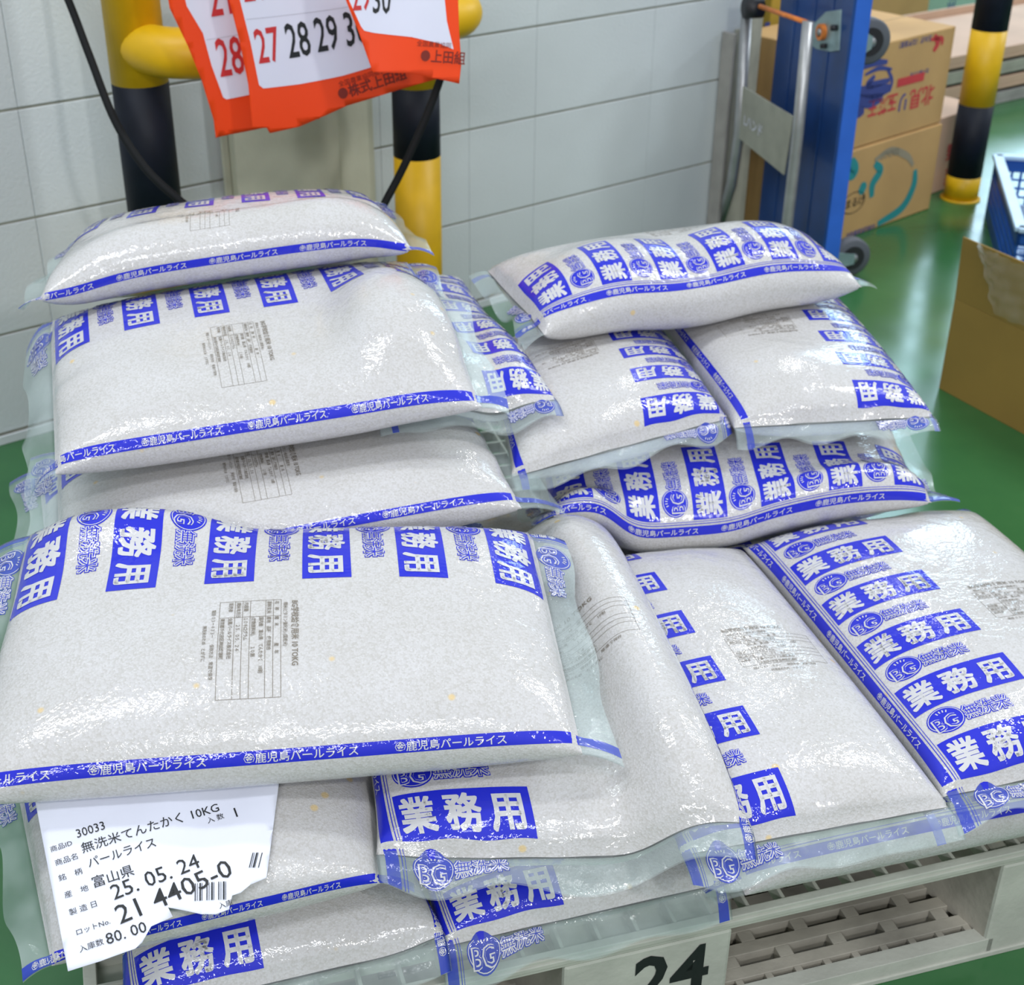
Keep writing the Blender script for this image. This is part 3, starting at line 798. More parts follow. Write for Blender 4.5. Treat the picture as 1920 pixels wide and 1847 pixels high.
# ------------------------------------------------------------------ cream box (pilaster) and crash guard on the wall
def along_at(px, off):
    p = on_plane(px, 350, W0 + WN * off, WN); return (p - W0) @ WD
mb = MB()
b0_, b1_, b2_ = along_at(446, 0.035), along_at(640, 0.035), along_at(703, 0.012)
mb.box(wall_pt(b0_, 0.0065, 0), WD * (b1_ - b0_), WN * 0.0285, PZ * 1.9, MT['cream'])
struct(mb, 'trim_2', tuple(wall_pt(b0_, 0, 0)), 0.002)
mb = MB()
mb.box(wall_pt(b1_ + 0.0005, 0.0065, 0), WD * (b2_ - b1_), WN * 0.008, PZ * 1.9, MT['cream'])
mb.box(wall_pt(b0_ - 0.014, 0.0065, 0), WD * 0.0135, WN * 0.008, PZ * 1.9, MT['cream'])
struct(mb, 'trim_3', tuple(wall_pt(b1_, 0, 0)), 0.002)
def banded(parent, base, r, bands, name='post'):
    mb = MB(); z = 0
    for zt, mt in bands:
        mb.tube([base + PZ * z, base + PZ * zt], r, mt, 32, True); z = zt
    return part(mb, name, parent)
OFFP = 0.16
def guard_base(px, py):
    p = on_plane(px, py, W0 + WN * OFFP, WN); return np.array([p[0], p[1], 0]), p[2]
g1, _z = guard_base(274, 250); g2, _z2 = guard_base(781, 250)
RP = 0.0445
def z_on(px, py): return on_plane(px, py, W0 + WN * OFFP, WN)[2]
guard = thing('crash_guard', tuple(g1), 'yellow and black striped steel pipe guard standing before the block wall', 'guard rail')
Y_, K_ = MT['yellow_paint'], MT['black_paint']
banded(guard, g1, RP, [(z_on(300, 412), Y_), (z_on(265, 152), K_), (1.3, Y_)])
banded(guard, g2, RP * 0.98, [(z_on(781, 290), Y_), (z_on(781, 158), K_), (1.3, Y_)])
bo = OFFP + 0.115
pl_ = on_plane(312, 112, W0 + WN * bo, WN); pr_ = on_plane(862, 27, W0 + WN * bo, WN)
zb_ = pl_[2]; 
def arc(c0, c1, c2, n=10):
    return [c0 * (1 - t) ** 2 + 2 * c1 * t * (1 - t) + c2 * t ** 2 for t in np.linspace(0, 1, n)]
g1b = np.array([g1[0], g1[1], zb_]); g2b = np.array([g2[0], g2[1], zb_])
pr_ = np.array([pr_[0], pr_[1], zb_])
c_l = g1b + WN * 0.115; c_r = pr_ + WD * 0.06
path = arc(g1b, c_l, c_l + WD * 0.11, 12)[0:] + arc(pr_ - WD * 0.05, c_r, pr_ + WD * 0.02 - WN * 0.115, 12) + [g2b + WD * 0.05]
mb = MB(); mb.tube(path, 0.038, Y_, 24); part(mb, 'cross_bar', guard)

# black cable looping down behind the bags
def bez(pts, n=60):
    P = [np.array(p) for p in pts]; P = [2 * P[0] - P[1]] + P + [2 * P[-1] - P[-2]]; out = []
    for i in range(1, len(P) - 2):
        for t in np.linspace(0, 1, 12, endpoint=False):
            out.append(0.5 * ((2 * P[i]) + (-P[i - 1] + P[i + 1]) * t + (2 * P[i - 1] - 5 * P[i] + 4 * P[i + 1] - P[i + 2]) * t * t + (-P[i - 1] + 3 * P[i] - 3 * P[i + 1] + P[i + 2]) * t ** 3))
    out.append(P[-2]); return out
cpts = [(60, -160, 2.20), (128, 0, 2.17), (168, 105, 2.15), (215, 225, 2.13), (270, 312, 2.12), (330, 370, 2.12), (390, 415, 2.14), (480, 470, 2.18), (590, 485, 2.22), (680, 440, 2.25), (735, 355, 2.25), (790, 240, 2.24), (828, 140, 2.22), (846, 60, 2.14), (852, 0, 2.12), (862, -150, 2.1)]
mb = MB(); mb.tube(bez([depth_pt(*p) for p in cpts]), 0.0062, MT['cable'], 10)
cb = mb.build('power_cable', None, tuple(depth_pt(480, 470, 2.18))); tag(cb, 'black cable hanging in a loop in front of the striped guard', 'cable')

# ------------------------------------------------------------------ calendar sheets
def curved_sheet(name, label, px_outline, dist, yaw_deg, bend, inner, extras, tilt=0.0, group=None):
    """sheet hanging roughly upright at distance; inner = white printed area outline; bend = curl depth function"""
    yw = math.radians(yaw_deg); U = np.array([math.cos(yw), math.sin(yw), 0]); V = np.array([0, 0, -1.0])
    V = V + tilt * np.array([-math.sin(yw), math.cos(yw), 0]); V /= np.linalg.norm(V)
    Nn = np.cross(V, U); Nn /= np.linalg.norm(Nn)
    O = depth_pt(*px_outline[0], dist)
    if Nn @ (CC - O) < 0: Nn = -Nn
    def loc(x, y):
        p = on_plane(x, y, O, Nn) - O; return (p @ U, p @ V)
    def wp(a, b, off=0.0): return O + U * a + V * b + Nn * (bend(a, b) + off)
    def fill(mb, pts, mat, off):
        bm = bmesh.new(); vv = [bm.verts.new((a, -b, 0)) for a, b in pts]; bm.faces.new(vv); bmesh.ops.triangulate(bm, faces=bm.faces)
        for ax in (0, 1):
            k = -1.2
            while k < 1.2:
                co = [0, 0, 0]; no = [0, 0, 0]; co[ax] = k; no[ax] = 1
                bmesh.ops.bisect_plane(bm, geom=bm.verts[:] + bm.edges[:] + bm.faces[:], plane_co=co, plane_no=no); k += 0.012
        bm.verts.ensure_lookup_table()
        for f in bm.faces:
            if f.normal.z < 0: f.normal_flip()
        mb.add([wp(v.co.x, -v.co.y, off) for v in bm.verts], [tuple(v.index for v in f.verts) for f in bm.faces], mat, True); bm.free()
    root = thing(name, tuple(O), label, 'calendar', group)
    mb = MB(); fill(mb, [loc(*p) for p in px_outline], MT['red_paper'], 0.0)
    sh = part(mb, 'sheet', root); md = sh.modifiers.new('thickness', 'SOLIDIFY'); md.thickness = 0.0006; md.offset = -1
    mb = MB(); fill(mb, [loc(*p) for p in inner], MT['cal_white'], 0.0005)
    pa = part(mb, 'date_panel', sh); pa['label'] = 'white printed date area'
    mb = MB()
    for e in extras:
        if e[0] == 't':
            _, text, h, x, y, mat, bold, sx, slope = e
            Vv, Fc = glyphs(text, h, bold, 'LEFT', 0.01, sx); a0, b0 = loc(x, y); c, s_ = math.cos(slope), math.sin(slope)
            mb.add([wp(a0 + v[0] * c - v[1] * s_, b0 - (v[0] * s_ + v[1] * c), 0.0011) for v in Vv], Fc, MT[mat])
        else:
            _, x0, y0, x1, y1, w_, mat = e
            a0, b0 = loc(x0, y0); a1, b1 = loc(x1, y1); n_ = 8
            vs_ = []; 
            for t in np.linspace(0, 1, n_ + 1): 
                vs_.append(wp(a0 + (a1 - a0) * t, b0 + (b1 - b0) * t, 0.0010)); vs_.append(wp(a0 + (a1 - a0) * t, b0 + (b1 - b0) * t + w_, 0.0010))
            mb.add(vs_, [(2 * i, 2 * i + 1, 2 * i + 3, 2 * i + 2) for i in range(n_)], MT[mat])
    q = part(mb, 'printed_dates', sh)
    return root
curved_sheet('calendar_sheet', 'left calendar sheet, red-bordered, half hidden, with a red number 28 at its foot',
    [(295, -120), (318, 15), (352, 85), (378, 150), (400, 222), (404, 256), (430, 250), (520, 236), (600, 225), (640, -120)], 1.98, 14, lambda a, b: 0.006 * math.sin(a * 25),
    [(318, -120), (350, 10), (380, 60), (396, 120), (418, 180), (424, 184), (470, 176), (560, 160), (560, -120)],
    [('t', '28', 0.078, 412, 141, 'cal_red', 0.012, 0.50, 0.10), ('t', '21', 0.078, 395, 28, 'cal_red', 0.012, 0.50, 0.10), ('l', 386, 72, 500, 55, 0.0006, 'cal_grey')], 0.05, 'calendar sheets hanging before the guard')
curved_sheet('calendar_sheet', 'middle calendar sheet reading 27 28 29 30 over a red foot margin',
    [(415, -120), (430, 0), (450, 80), (466, 160), (474, 243), (500, 240), (506, 250), (560, 236), (650, 196), (740, 172), (832, 150), (822, -120)], 1.92, 16, lambda a, b: 0.010 * math.sin((a - 0.02) * 14) - 0.004,
    [(428, -120), (450, 0), (470, 80), (486, 160), (494, 166), (560, 156), (640, 140), (700, 124), (760, 110), (760, -120)],
    [('t', '27', 0.068, 485, 119, 'cal_red', 0.012, 0.50, 0.13), ('t', '28', 0.068, 541, 107, 'black', 0.012, 0.50, 0.13), ('t', '29', 0.068, 594, 95, 'black', 0.012, 0.50, 0.13), ('t', '30', 0.068, 648, 85, 'black', 0.012, 0.50, 0.13), ('t', '20', 0.068, 458, 4, 'cal_red', 0.012, 0.50, 0.13),
     ('l', 462, 37, 700, 4, 0.0006, 'cal_grey'), ('l', 500, -14, 730, -40, 0.0006, 'cal_grey'), ('t', '●株式上田組', 0.020, 634, 184, 'cal_ink', 0.02, 0.9, 0.22), ('t', '全国農業協同組合', 0.009, 634, 160, 'cal_ink', 0.0, 1.0, 0.22)], 0.05, 'calendar sheets hanging before the guard')
curved_sheet('calendar_sheet', 'right calendar sheet swung forward, with a wide red foot',
    [(632, -120), (648, 0), (672, 60), (698, 134), (770, 136), (830, 150), (862, 158), (866, 120), (862, 60), (856, -120)], 1.84, 10, lambda a, b: 0.010 * math.sin(a * 20 + 0.5),
    [(640, -120), (654, 0), (676, 48), (682, 56), (700, 60), (770, 68), (820, 80), (851, 93), (838, 40), (822, -120)],
    [('t', '29', 0.050, 660, 18, 'cal_red', 0.012, 0.50, 0.05), ('t', '30', 0.050, 696, 22, 'black', 0.012, 0.50, -0.05), ('t', '●上田組', 0.018, 786, 112, 'cal_ink', 0.015, 0.9, -0.12), ('t', '全国農業協同', 0.008, 780, 84, 'cal_ink', 0.0, 1.0, -0.12)], -0.1, 'calendar sheets hanging before the guard')

# ------------------------------------------------------------------ platform truck stood on end
cn = at(1562, 570, 0)
cx = np.array([math.cos(math.radians(105)), math.sin(math.radians(105)), 0])      # across the deck, going away
ct = np.array([-math.sin(math.radians(105)), math.cos(math.radians(105)), 0])     # towards the left of the picture
CW, CT, CHT = 0.335, 0.036, 0.82
truck = thing('platform_truck', tuple(cn), 'blue steel platform truck stood on end with folded tubular handle', 'hand truck')
mb = MB(); mb.box(cn + ct * CT, cx * CW, ct * 0.006, PZ * CHT, MT['cart_dark'])
for k in (0.08, 0.16, 0.25): mb.box(cn + ct * (CT + 0.006) + cx * k, cx * 0.02, ct * 0.002, PZ * CHT, MT['cart_dark'])
part(mb, 'deck', truck, 0.002)
mb = MB()
mb.box(cn, cx * 0.012, ct * CT, PZ * CHT, MT['cart_blue']); mb.box(cn + cx * (CW - 0.012), cx * 0.012, ct * CT, PZ * CHT, MT['cart_blue'])
mb.box(cn + cx * 0.012, cx * (CW - 0.024), ct * CT, PZ * 0.012, MT['cart_blue']); mb.box(cn + cx * 0.012 + PZ * (CHT - 0.012), cx * (CW - 0.024), ct * CT, PZ * 0.012, MT['cart_blue'])
part(mb, 'rim', truck, 0.003)
# folded handle: two tubes, a cross rod and a name plate, standing off the deck
hp = cn + ct * 0.105
def hpl(x, y): return on_plane(x, y, hp, ct)
tA = [hpl(1516, 40), hpl(1496, 250), hpl(1474, 440), hpl(1467, 520)]
tB = [hpl(1400, 30), hpl(1386, 250), hpl(1372, 345), hpl(1345, 430)]
for t_ in (tA, tB):
    mb = MB(); mb.tube(t_, 0.0125, MT['steel'], 16); part(mb, 'handle_tube', truck)
mb = MB(); mb.tube([hpl(1425, 12) , hpl(1512, 42)], 0.005, MT['rust'], 10)
r_ = part(mb, 'hinge_rod', truck); r_['label'] = 'rusty brown rod'
mb = MB(); mb.poly([hpl(1390, 158), hpl(1490, 218), hpl(1472, 328), hpl(1386, 258)], MT['plate'], ct * 0.004)
pl2 = part(mb, 'name_plate', truck, 0.001)
mb = MB(); e1 = hpl(1480, 215) - hpl(1400, 162); e1[2] = e1[2]; e1 /= np.linalg.norm(e1)
flat_text(mb, 'Lハンド', 0.030, hpl(1398, 232), e1, PZ, MT['cal_white'], 0.01, 0.0055 if np.cross(e1, PZ) @ ct > 0 else -0.0055)
part(mb, 'plate_lettering', pl2)
# hinge bracket with orange ring
hb = cn + ct * 0.045
def hbl(x, y): return on_plane(x, y, hb, ct)
mb = MB(); mb.poly([hbl(1576, 18), hbl(1548, 22), hbl(1528, 42), hbl(1512, 78), hbl(1530, 92), hbl(1556, 97), hbl(1572, 95)], MT['hinge'], -ct * 0.008)
hg = part(mb, 'hinge_bracket', truck, 0.001)
def disc_ring(mb, c, ax, r0, r1, h, mat, n=24):
    ax = ax / np.linalg.norm(ax); u = np.cross(ax, PZ); u /= np.linalg.norm(u); w_ = np.cross(ax, u); vs = []
    for r, hh in ((r0, 0), (r1, 0), (r1, h), (r0, h)):
        for k in range(n): a = 2 * math.pi * k / n; vs.append(c + ax * hh + r * (u * math.cos(a) + w_ * math.sin(a)))
    fs = [(q * n + k, q * n + (k + 1) % n, ((q + 1) % 4) * n + (k + 1) % n, ((q + 1) % 4) * n + k) for q in range(4) for k in range(n)]
    mb.add(vs, fs, mat, False)
mb = MB(); disc_ring(mb, hbl(1544, 60), ct, 0.0095, 0.0165, 0.010, MT['rust']); rr_ = part(mb, 'spring_ring', hg); rr_['label'] = 'orange ring'
for (x_, y_, r_b, m_b) in ((1544, 60, 0.007, 'steel'), (1569, 52, 0.006, 'tyre_dark'), (1517, 76, 0.005, 'tyre_dark'), (1549, 86, 0.005, 'tyre_dark')):
    mb = MB(); mb.tube([hbl(x_, y_), hbl(x_, y_) + ct * 0.012], r_b, MT[m_b], 14); part(mb, 'bolt', hg)
mb = MB(); c_ = hpl(1412, 15); mb.tube([c_ - ct * 0.02, c_ + ct * 0.02], 0.022, MT['tyre_dark'], 16); part(mb, 'hinge_knob', truck)
# castors on the underside (right-hand side)
def castor(px, py, r, back):
    c0 = on_plane(px, py, cn + cx * back, cx); mbw = MB()
    ax = cx
    hub = c0
    mbw.tube([hub - ax * 0.014, hub - ax * 0.011, hub + ax * 0.011, hub + ax * 0.014], [r * 0.9, r, r, r * 0.9], MT['tyre'], 32)
    cw = part(mbw, 'castor_wheel', truck)
    m3 = MB(); disc_ring(m3, hub - ax * 0.0155, ax, r * 0.30, r * 0.62, 0.003, MT['tyre_dark']); m3.tube([hub - ax * 0.02, hub + ax * 0.02], r * 0.22, MT['steel'], 14); part(m3, 'hub', cw)
    m4 = MB(); side = -ct
    top = hub + ct * ((cn - hub) @ ct)
    for s_ in (-1, 1):
        m4.poly([hub + ax * 0.019 * s_ - PZ * 0.012, hub + ax * 0.019 * s_ + PZ * 0.012, top + ax * 0.019 * s_ + PZ * 0.028, top + ax * 0.019 * s_ - PZ * 0.028], MT['hinge'], ax * 0.003 * s_)
    m4.box(top - PZ * 0.035 - ax * 0.035 - ct * 0.006, ax * 0.07, ct * 0.006, PZ * 0.07, MT['hinge'])
    part(m4, 'castor_fork', truck)
castor(1626, 76, 0.046, 0.05)
castor(1594, 480, 0.044, 0.14)

# ------------------------------------------------------------------ cartons beside the truck
def carton(name, label, near_right, yaw, length, depth, z0, h, mat, group=None, top_mat=None):
    """near_right: floor xy of the near right vertical edge; front face runs left from it"""
    r = np.array([near_right[0], near_right[1], z0]); a = math.radians(yaw)
    X = np.array([math.cos(a), math.sin(a), 0]); Y = np.array([-math.sin(a), math.cos(a), 0])
    o = r - X * length
    root = thing(name, tuple(o), label, 'cardboard box', group)
    mb = MB(); mb.box(o, X * length, Y * depth, PZ * h, mat); b = part(mb, 'carton_body', root, 0.003)
    mb = MB(); mb.box(o + Y * (depth / 2 - 0.0006) + PZ * (h + 0.0004), X * length, Y * 0.0012, PZ * 0.0004, MT['box_grey']); part(mb, 'flap_seam', root)
    return root, b, o, X, Y
BY = 42.0
cr = at(1742, 392, 0)
lw, lb, lo_, lX, lY = carton('cardboard_box', 'lower cardboard box beside the blue truck printed with teal strokes and an oval', cr, BY, 0.47, 0.30, 0.0005, 0.222, MT['card'], 'printed cartons behind the truck')
uw, ub, uo_, uX, uY = carton('cardboard_box', 'upper cardboard box beside the blue truck with upside-down red lettering', cr - np.array([0.005, -0.004, 0]), BY, 0.46, 0.29, 0.2245, 0.235, MT['card'], 'printed cartons behind the truck')
def face_pt(o, X, Y): 
    n_ = -Y
    return lambda x, y: on_plane(x, y, o, n_)
lf = face_pt(lo_, lX, lY); uf = face_pt(uo_, uX, uY)
n_off = -lY * 0.0008
def stroke(mb, f, pts, w, mat, X):
    P = [f(*p) for p in pts]; P = bez(P); vs = []
    for i, p in enumerate(P):
        t = P[min(i + 1, len(P) - 1)] - P[max(i - 1, 0)]; t /= np.linalg.norm(t); nn = np.cross(t, lY); nn /= np.linalg.norm(nn)
        ww = w * (0.45 + 0.55 * math.sin(math.pi * (0.08 + 0.84 * i / (len(P) - 1))))
        vs += [p + nn * ww + n_off, p - nn * ww + n_off]
    mb.add(vs, [(2 * i, 2 * i + 1, 2 * i + 3, 2 * i + 2) for i in range(len(P) - 1)], mat)
mb = MB()
stroke(mb, lf, [(1716, 318), (1712, 350), (1690, 390), (1645, 420)], 0.013, MT['box_teal'], lX)
stroke(mb, lf, [(1640, 306), (1650, 320), (1636, 345), (1634, 370)], 0.013, MT['box_teal'], lX)
stroke(mb, lf, [(1595, 300), (1600, 320), (1590, 330)], 0.020, MT['box_teal'], lX)
stroke(mb, lf, [(1612, 350), (1622, 356)], 0.016, MT['box_teal'], lX)
stroke(mb, lf, [(1640, 300), (1670, 282), (1700, 292), (1712, 310)], 0.009, MT['box_grey'], lX)
# oval outline with lettering
vsO = []; c_ = lf(1600, 380)
for k in range(40):
    a = 2 * math.pi * k / 40
    for r_o in (1.0, 0.93): vsO.append(c_ + lX * (0.046 * r_o * math.cos(a)) + PZ * (0.027 * r_o * math.sin(a)) + n_off)
mb.add(vsO, [(2 * k, 2 * k + 1, (2 * k + 3) % 80, (2 * k + 2) % 80) for k in range(40)], MT['black'])
flat_text(mb, 'まるげ', 0.026, c_ - lX * 0.034 - PZ * 0.009, lX, PZ, MT['black'], 0.01, 0.0008)
flat_text(mb, '淡路農業協同組合', 0.015, lf(1585, 447), lX, PZ, MT['box_blue'], 0.01, 0.0008)
flat_text(mb, 'LOOGI', 0.024, lf(1650, 300), lX, PZ, MT['box_grey'], 0.01, 0.0008)
t = part(mb, 'box_print', lb); t['label'] = 'teal and black printed marks'
mb = MB()
def up_down(f, x, y, text, size, mat, bold=0.02, sx=1.0):
    flat_text(mb, text, size, f(x, y), -uX, -PZ, mat, bold, 0.0008, sx=sx)
up_down(uf, 1753, 160, '北見', 0.052, MT['box_red'])
up_down(uf, 1706, 174, 'リ', 0.050, MT['box_blue'])
up_down(uf, 1684, 176, '玉葱王', 0.046, MT['box_red'], 0.025, 0.85)
mb.box(uf(1681, 164) - uY * 0.0012, uX * 0.110, uY * 0.0005, PZ * 0.020, MT['box_red'])
up_down(uf, 1742, 128, '北海道の大地', 0.013, MT['box_blue'], 0.01)
up_down(uf, 1748, 66, '玉ねぎ（北海道産）', 0.016, MT['box_blue'], 0.01)
stroke(mb, uf, [(1752, 66), (1758, 80), (1750, 96)], 0.009, MT['box_red'], uX)
stroke(mb, uf, [(1745, 74), (1765, 72), (1766, 84)], 0.006, MT['box_red'], uX)
for pts, w_ in (([(1612, 128), (1640, 118), (1664, 116)], 0.006), ([(1622, 140), (1648, 128), (1672, 130)], 0.004), ([(1640, 142), (1628, 160), (1668, 150)], 0.007), ([(1608, 170), (1640, 172), (1668, 165)], 0.012), ([(1606, 185), (1630, 190), (1655, 182)], 0.012), ([(1606, 200), (1610, 210), (1620, 206)], 0.010), ([(1664, 130), (1672, 150), (1668, 172)], 0.004)):
    stroke(mb, uf, pts, w_ * 1.35, MT['box_blue'], uX)
t = part(mb, 'box_print', ub); t['label'] = 'upside-down red and blue printed lettering'
# stack on the far side of the truck
crl = np.array([0.86, 3.84, 0])
l2, l2b, l2o, _a, _b = carton('cardboard_box', 'plain brown cardboard box low on the wall side of the blue truck', crl - lX * 0.0, BY, 0.33, 0.30, 0.0005, 0.33, MT['card_dark'])
l3, l3b, l3o, l3X, l3Y = carton('cardboard_box', 'yellow carton with red and blue print glimpsed behind the truck handle', crl - lX * 0.004, BY, 0.32, 0.29, 0.3325, 0.30, MT['card_yellow'])
l3f = face_pt(l3o, l3X, l3Y)
mb = MB()
mb.poly([l3f(1404, 186) + n_off, l3f(1450, 190) + n_off, l3f(1450, 118) + n_off], MT['box_red'], -l3Y * 0.0003)
for (x, y) in ((1432, 60), (1410, 100), (1420, 108)): mb.box(l3f(x, y) + n_off, l3X * 0.02, -l3Y * 0.0003, PZ * 0.022, MT['box_blue'])
t = part(mb, 'box_print', l3b); t['label'] = 'red triangle and blue squares'

# ------------------------------------------------------------------ striped bollard
bb = at(1800, 372, 0)
bol = thing('bollard', tuple(bb), 'upright black and yellow striped pipe bollard on the green floor at the right', 'bollard')
def bz(y):
    n_ = np.array([0, 1.0, 0]); return on_plane(1800 + (372 - y) * 0.172, y, bb, n_)[2]
z1, z2, z3 = bz(327), bz(194), bz(54)
banded(bol, bb, 0.0445, [(z1, Y_), (z2, K_), (z3, Y_), (z3 + (z3 - z2) * 0.97, K_), (z3 + (z3 - z2) * 1.95, Y_)], 'pipe')
mb = MB(); mb.tube([bb, bb + PZ * 0.004], 0.052, Y_, 28); part(mb, 'floor_collar', bol)

# ------------------------------------------------------------------ open cardboard box in front at the right, with plastic liner
oc = at(1760, 728, 0); od = at(1920, 815, 0) - oc; od /= np.linalg.norm(od); on = np.array([-od[1], od[0], 0])
if on[0] < 0: on = -on
ob_ = thing('open_cardboard_box', tuple(oc), 'open brown cardboard box with a clear plastic liner at the right edge', 'cardboard box')
OL, OD, OH, TK = 0.44, 0.33, 0.186, 0.004
mb = MB()
mb.box(oc, od * OL, on * TK, PZ * OH, MT['card_dark']); mb.box(oc + on * (OD - TK), od * OL, on * TK, PZ * OH, MT['card_dark'])
mb.box(oc + on * TK, od * TK, on * (OD - 2 * TK), PZ * OH, MT['card_dark']); mb.box(oc + od * (OL - TK) + on * TK, od * TK, on * (OD - 2 * TK), PZ * OH, MT['card_dark'])
mb.box(oc + on * TK + od * TK, od * (OL - 2 * TK), on * (OD - 2 * TK), PZ * 0.004, MT['card_dark'])
part(mb, 'carton_body', ob_, 0.001)
lean = PZ * 0.125 - on * 0.012
mb = MB(); mb.poly([oc + PZ * OH, oc + od * OL + PZ * OH, oc + od * (OL - 0.006) + PZ * OH + lean, oc + od * 0.004 + PZ * OH + lean], MT['card_dark'], on * 0.004); part(mb, 'flap', ob_, 0.001)
mb = MB(); mb.poly([oc + on * 0.006 + PZ * OH, oc + on * (OD - 0.01) + PZ * OH, oc + on * (OD - 0.02) + PZ * (OH - 0.10) + od * 0.02, oc + on * 0.02 + PZ * (OH - 0.10) + od * 0.02], MT['card'], od * 0.004); part(mb, 'flap', ob_, 0.001)
mb = MB(); q0 = oc + on * (OD - 0.004) + PZ * OH; mb.poly([q0 + od * 0.004, q0 + od * OL, q0 + od * OL + on * 0.08 + PZ * 0.09, q0 + od * 0.01 + on * 0.08 + PZ * 0.09], MT['card'], PZ * 0.004); part(mb, 'flap', ob_, 0.001)
# thin clear liner draped over the near flap
lt = [(1838, 452), (1846, 500), (1856, 545), (1866, 580), (1890, 600), (1925, 612)]
rim = oc + PZ * OH
nf = np.cross(od, lean); nf /= np.linalg.norm(nf)
if nf @ (CC - oc) < 0: nf = -nf
mb = MB(); nU, nV = 26, 14; vs = []
edge = bez([on_plane(x, y, rim + nf * 0.004, nf) for x, y in lt])
top_z = (rim + lean)[2]
for i in range(nU):
    e = edge[int(i / (nU - 1) * (len(edge) - 1))]
    k_ = (e - rim) @ od
    tp = rim + lean + od * max(k_, 0.02) + nf * 0.005
    for j in range(nV):
        t = j / (nV - 1)
        p = tp * (1 - t) + e * t + nf * (0.004 + 0.0035 * math.sin(i * 1.3 + j * 0.9) + 0.002 * math.sin(j * 2.1 + i * 0.4))
        vs.append(p)
mb.add(vs, [(i * nV + j, (i + 1) * nV + j, (i + 1) * nV + j + 1, i * nV + j + 1) for i in range(nU - 1) for j in range(nV - 1)], MT['thin_film'], True)
ln = part(mb, 'plastic_liner', ob_); ln['label'] = 'clear crinkled plastic liner'

# ------------------------------------------------------------------ blue lattice crate
KH = 0.15
k0 = at(1866, 296, KH); k1 = at(1914, 452, KH); k0[2] = k1[2] = 0.0005
kX = (k1 - k0); kX /= np.linalg.norm(kX); kY = np.array([-kX[1], kX[0], 0.0])
if kY[0] < 0: kY = -kY
KW, KD = 0.56, 0.40; kc = k0
print('crate', k0, k1, np.linalg.norm(k1 - k0))
crt = thing('plastic_crate', tuple(kc), 'blue plastic lattice crate with pale rim at the right edge behind the open box', 'crate')
def slat_wall(mb, o, X, w, h, N_, mat):
    mb.box(o, X * w, N_ * 0.006, PZ * 0.03, mat); mb.box(o + PZ * (h - 0.03), X * w, N_ * 0.008, PZ * 0.03, mat)
    k = 0.0
    while k < w: mb.box(o + X * k, X * 0.006, N_ * 0.006, PZ * h, mat); k += 0.022
    k = 0.03
    while k < h: mb.box(o + PZ * k, X * w, N_ * 0.005, PZ * 0.005, mat); k += 0.022
for o_, X_, w_, N_ in ((kc, kX, KW, kY), (kc + kY * KD, kX, KW, -kY), (kc, kY, KD, kX), (kc + kX * KW, kY, KD, -kX)):
    mb = MB(); slat_wall(mb, o_, X_, w_, KH, N_, MT['crate']); part(mb, 'lattice_wall', crt)
mb = MB()
k = 0.008
while k < KW - 0.01: mb.box(kc + PZ * 0.03 + kX * k + kY * 0.006, kX * 0.006, kY * (KD - 0.012), PZ * 0.005, MT['crate_light']); k += 0.026
k = 0.008
while k < KD - 0.01: mb.box(kc + PZ * 0.031 + kY * k + kX * 0.006, kY * 0.006, kX * (KW - 0.012), PZ * 0.005, MT['crate_light']); k += 0.026
mb.box(kc + PZ * 0.006 + kX * 0.006 + kY * 0.006, kX * (KW - 0.012), kY * (KD - 0.012), PZ * 0.004, MT['crate']); part(mb, 'crate_bottom', crt)
mb = MB()
for o_, X_, w_, N_ in ((kc, kX, KW, kY), (kc + kY * KD, kX, KW, -kY), (kc, kY, KD, kX), (kc + kX * KW, kY, KD, -kX)):
    mb.box(o_ - N_ * 0.008 + PZ * KH, X_ * w_, N_ * 0.026, PZ * 0.010, MT['crate_light'])
rm = part(mb, 'rim', crt, 0.002); rm['label'] = 'pale blue rim'

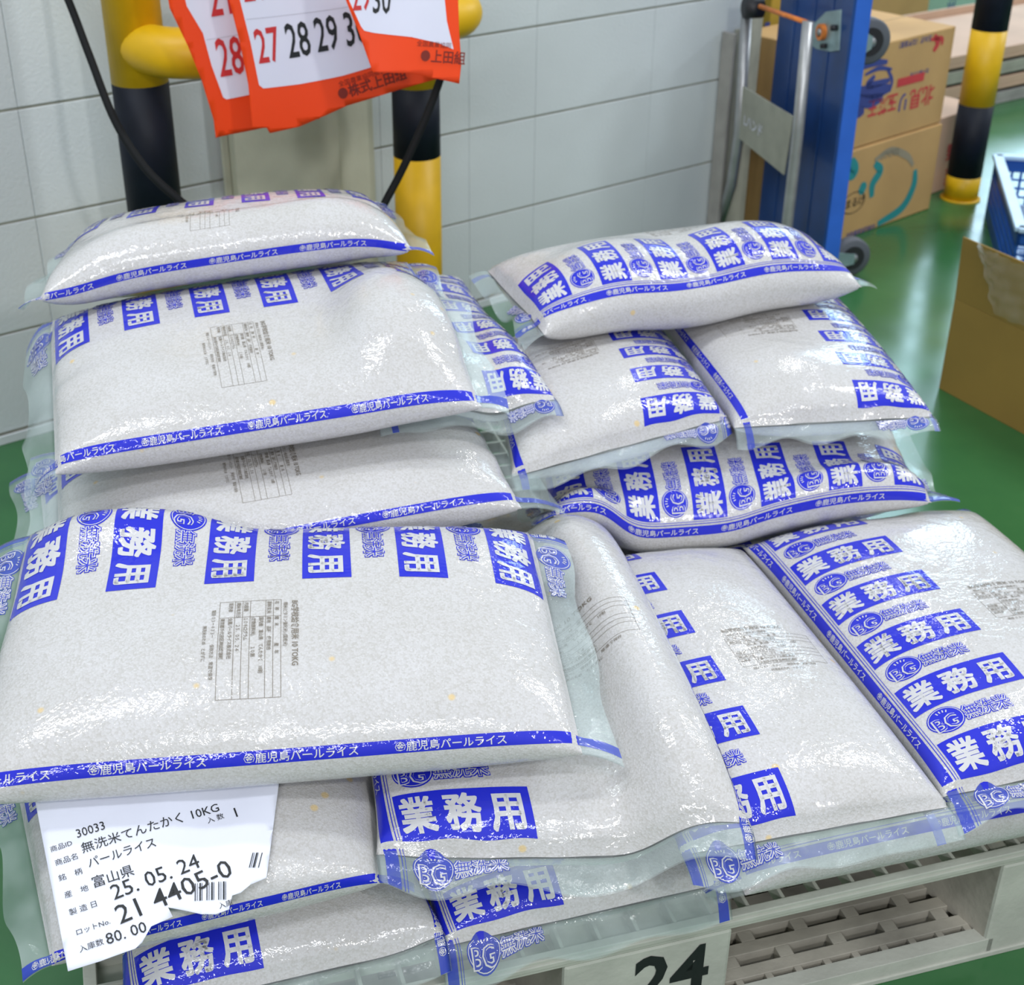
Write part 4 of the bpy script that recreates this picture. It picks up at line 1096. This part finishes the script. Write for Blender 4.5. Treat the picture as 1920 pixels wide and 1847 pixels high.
# ------------------------------------------------------------------ things far behind at the upper right
bx1 = at(1822, 338, 0)
w1, w1b, w1o, w1X, w1Y = carton('cardboard_box', 'pinkish cardboard box with red print half behind the striped bollard', bx1, BY, 0.22, 0.3, 0.0005, 0.205, MT['card_pale'])
w1f = face_pt(w1o, w1X, w1Y)
mb = MB(); flat_text(mb, '野', 0.05, w1f(1772, 300), w1X, PZ, MT['box_red'], 0.02, 0.001); part(mb, 'box_print', w1b)
mb = MB(); flat_text(mb, '菜', 0.05, w1f(1768, 345), w1X, PZ, MT['box_red'], 0.02, 0.001); part(mb, 'box_print', w1b)
# low stack of flat trays
tr0 = at(1752, 222, 0)
tX = np.array([math.cos(math.radians(36)), math.sin(math.radians(36)), 0]); tY = np.array([-tX[1], tX[0], 0])
for k in range(4):
    zk = 0.0005 + 0.048 * k
    o_ = tr0 + PZ * zk + tX * (0.012 * (k % 2))
    r_ = thing('flat_tray', tuple(o_), ['lowest flat tray of the stack beyond the bollard', 'second flat tray from the floor beyond the bollard', 'third flat tray from the floor beyond the bollard', 'top flat tray of the stack beyond the bollard'][k], 'tray', 'flat trays stacked beyond the bollard')
    m_ = (MT['shelf'], MT['card_pale'], MT['plate'], MT['card_pale'])[k]
    mb = MB()
    mb.box(o_, tX * 1.3, tY * 0.5, PZ * 0.012, m_)
    mb.box(o_ + PZ * 0.012, tX * 1.3, tY * 0.01, PZ * 0.026, m_); mb.box(o_ + PZ * 0.012 + tY * 0.49, tX * 1.3, tY * 0.01, PZ * 0.026, m_)
    mb.box(o_ + PZ * 0.012 + tY * 0.01, tX * 0.01, tY * 0.48, PZ * 0.035, m_); mb.box(o_ + PZ * 0.012 + tX * 1.29 + tY * 0.01, tX * 0.01, tY * 0.48, PZ * 0.035, m_)
    part(mb, 'tray_body', r_, 0.002)
w2, w2b, w2o, w2X, w2Y = carton('cardboard_box', 'tan cardboard box with dark characters at the top right behind the trays', at(1852, 62, 0) + tY * 0.3, 36.0, 0.62, 0.3, 0.0005, 0.55, MT['card'])
w2f = face_pt(w2o, w2X, w2Y)
mb = MB(); flat_text(mb, '菜', 0.085, w2f(1772, 26), w2X, PZ, MT['box_blue'], 0.03, 0.001, sx=0.7)
part(mb, 'box_print', w2b)
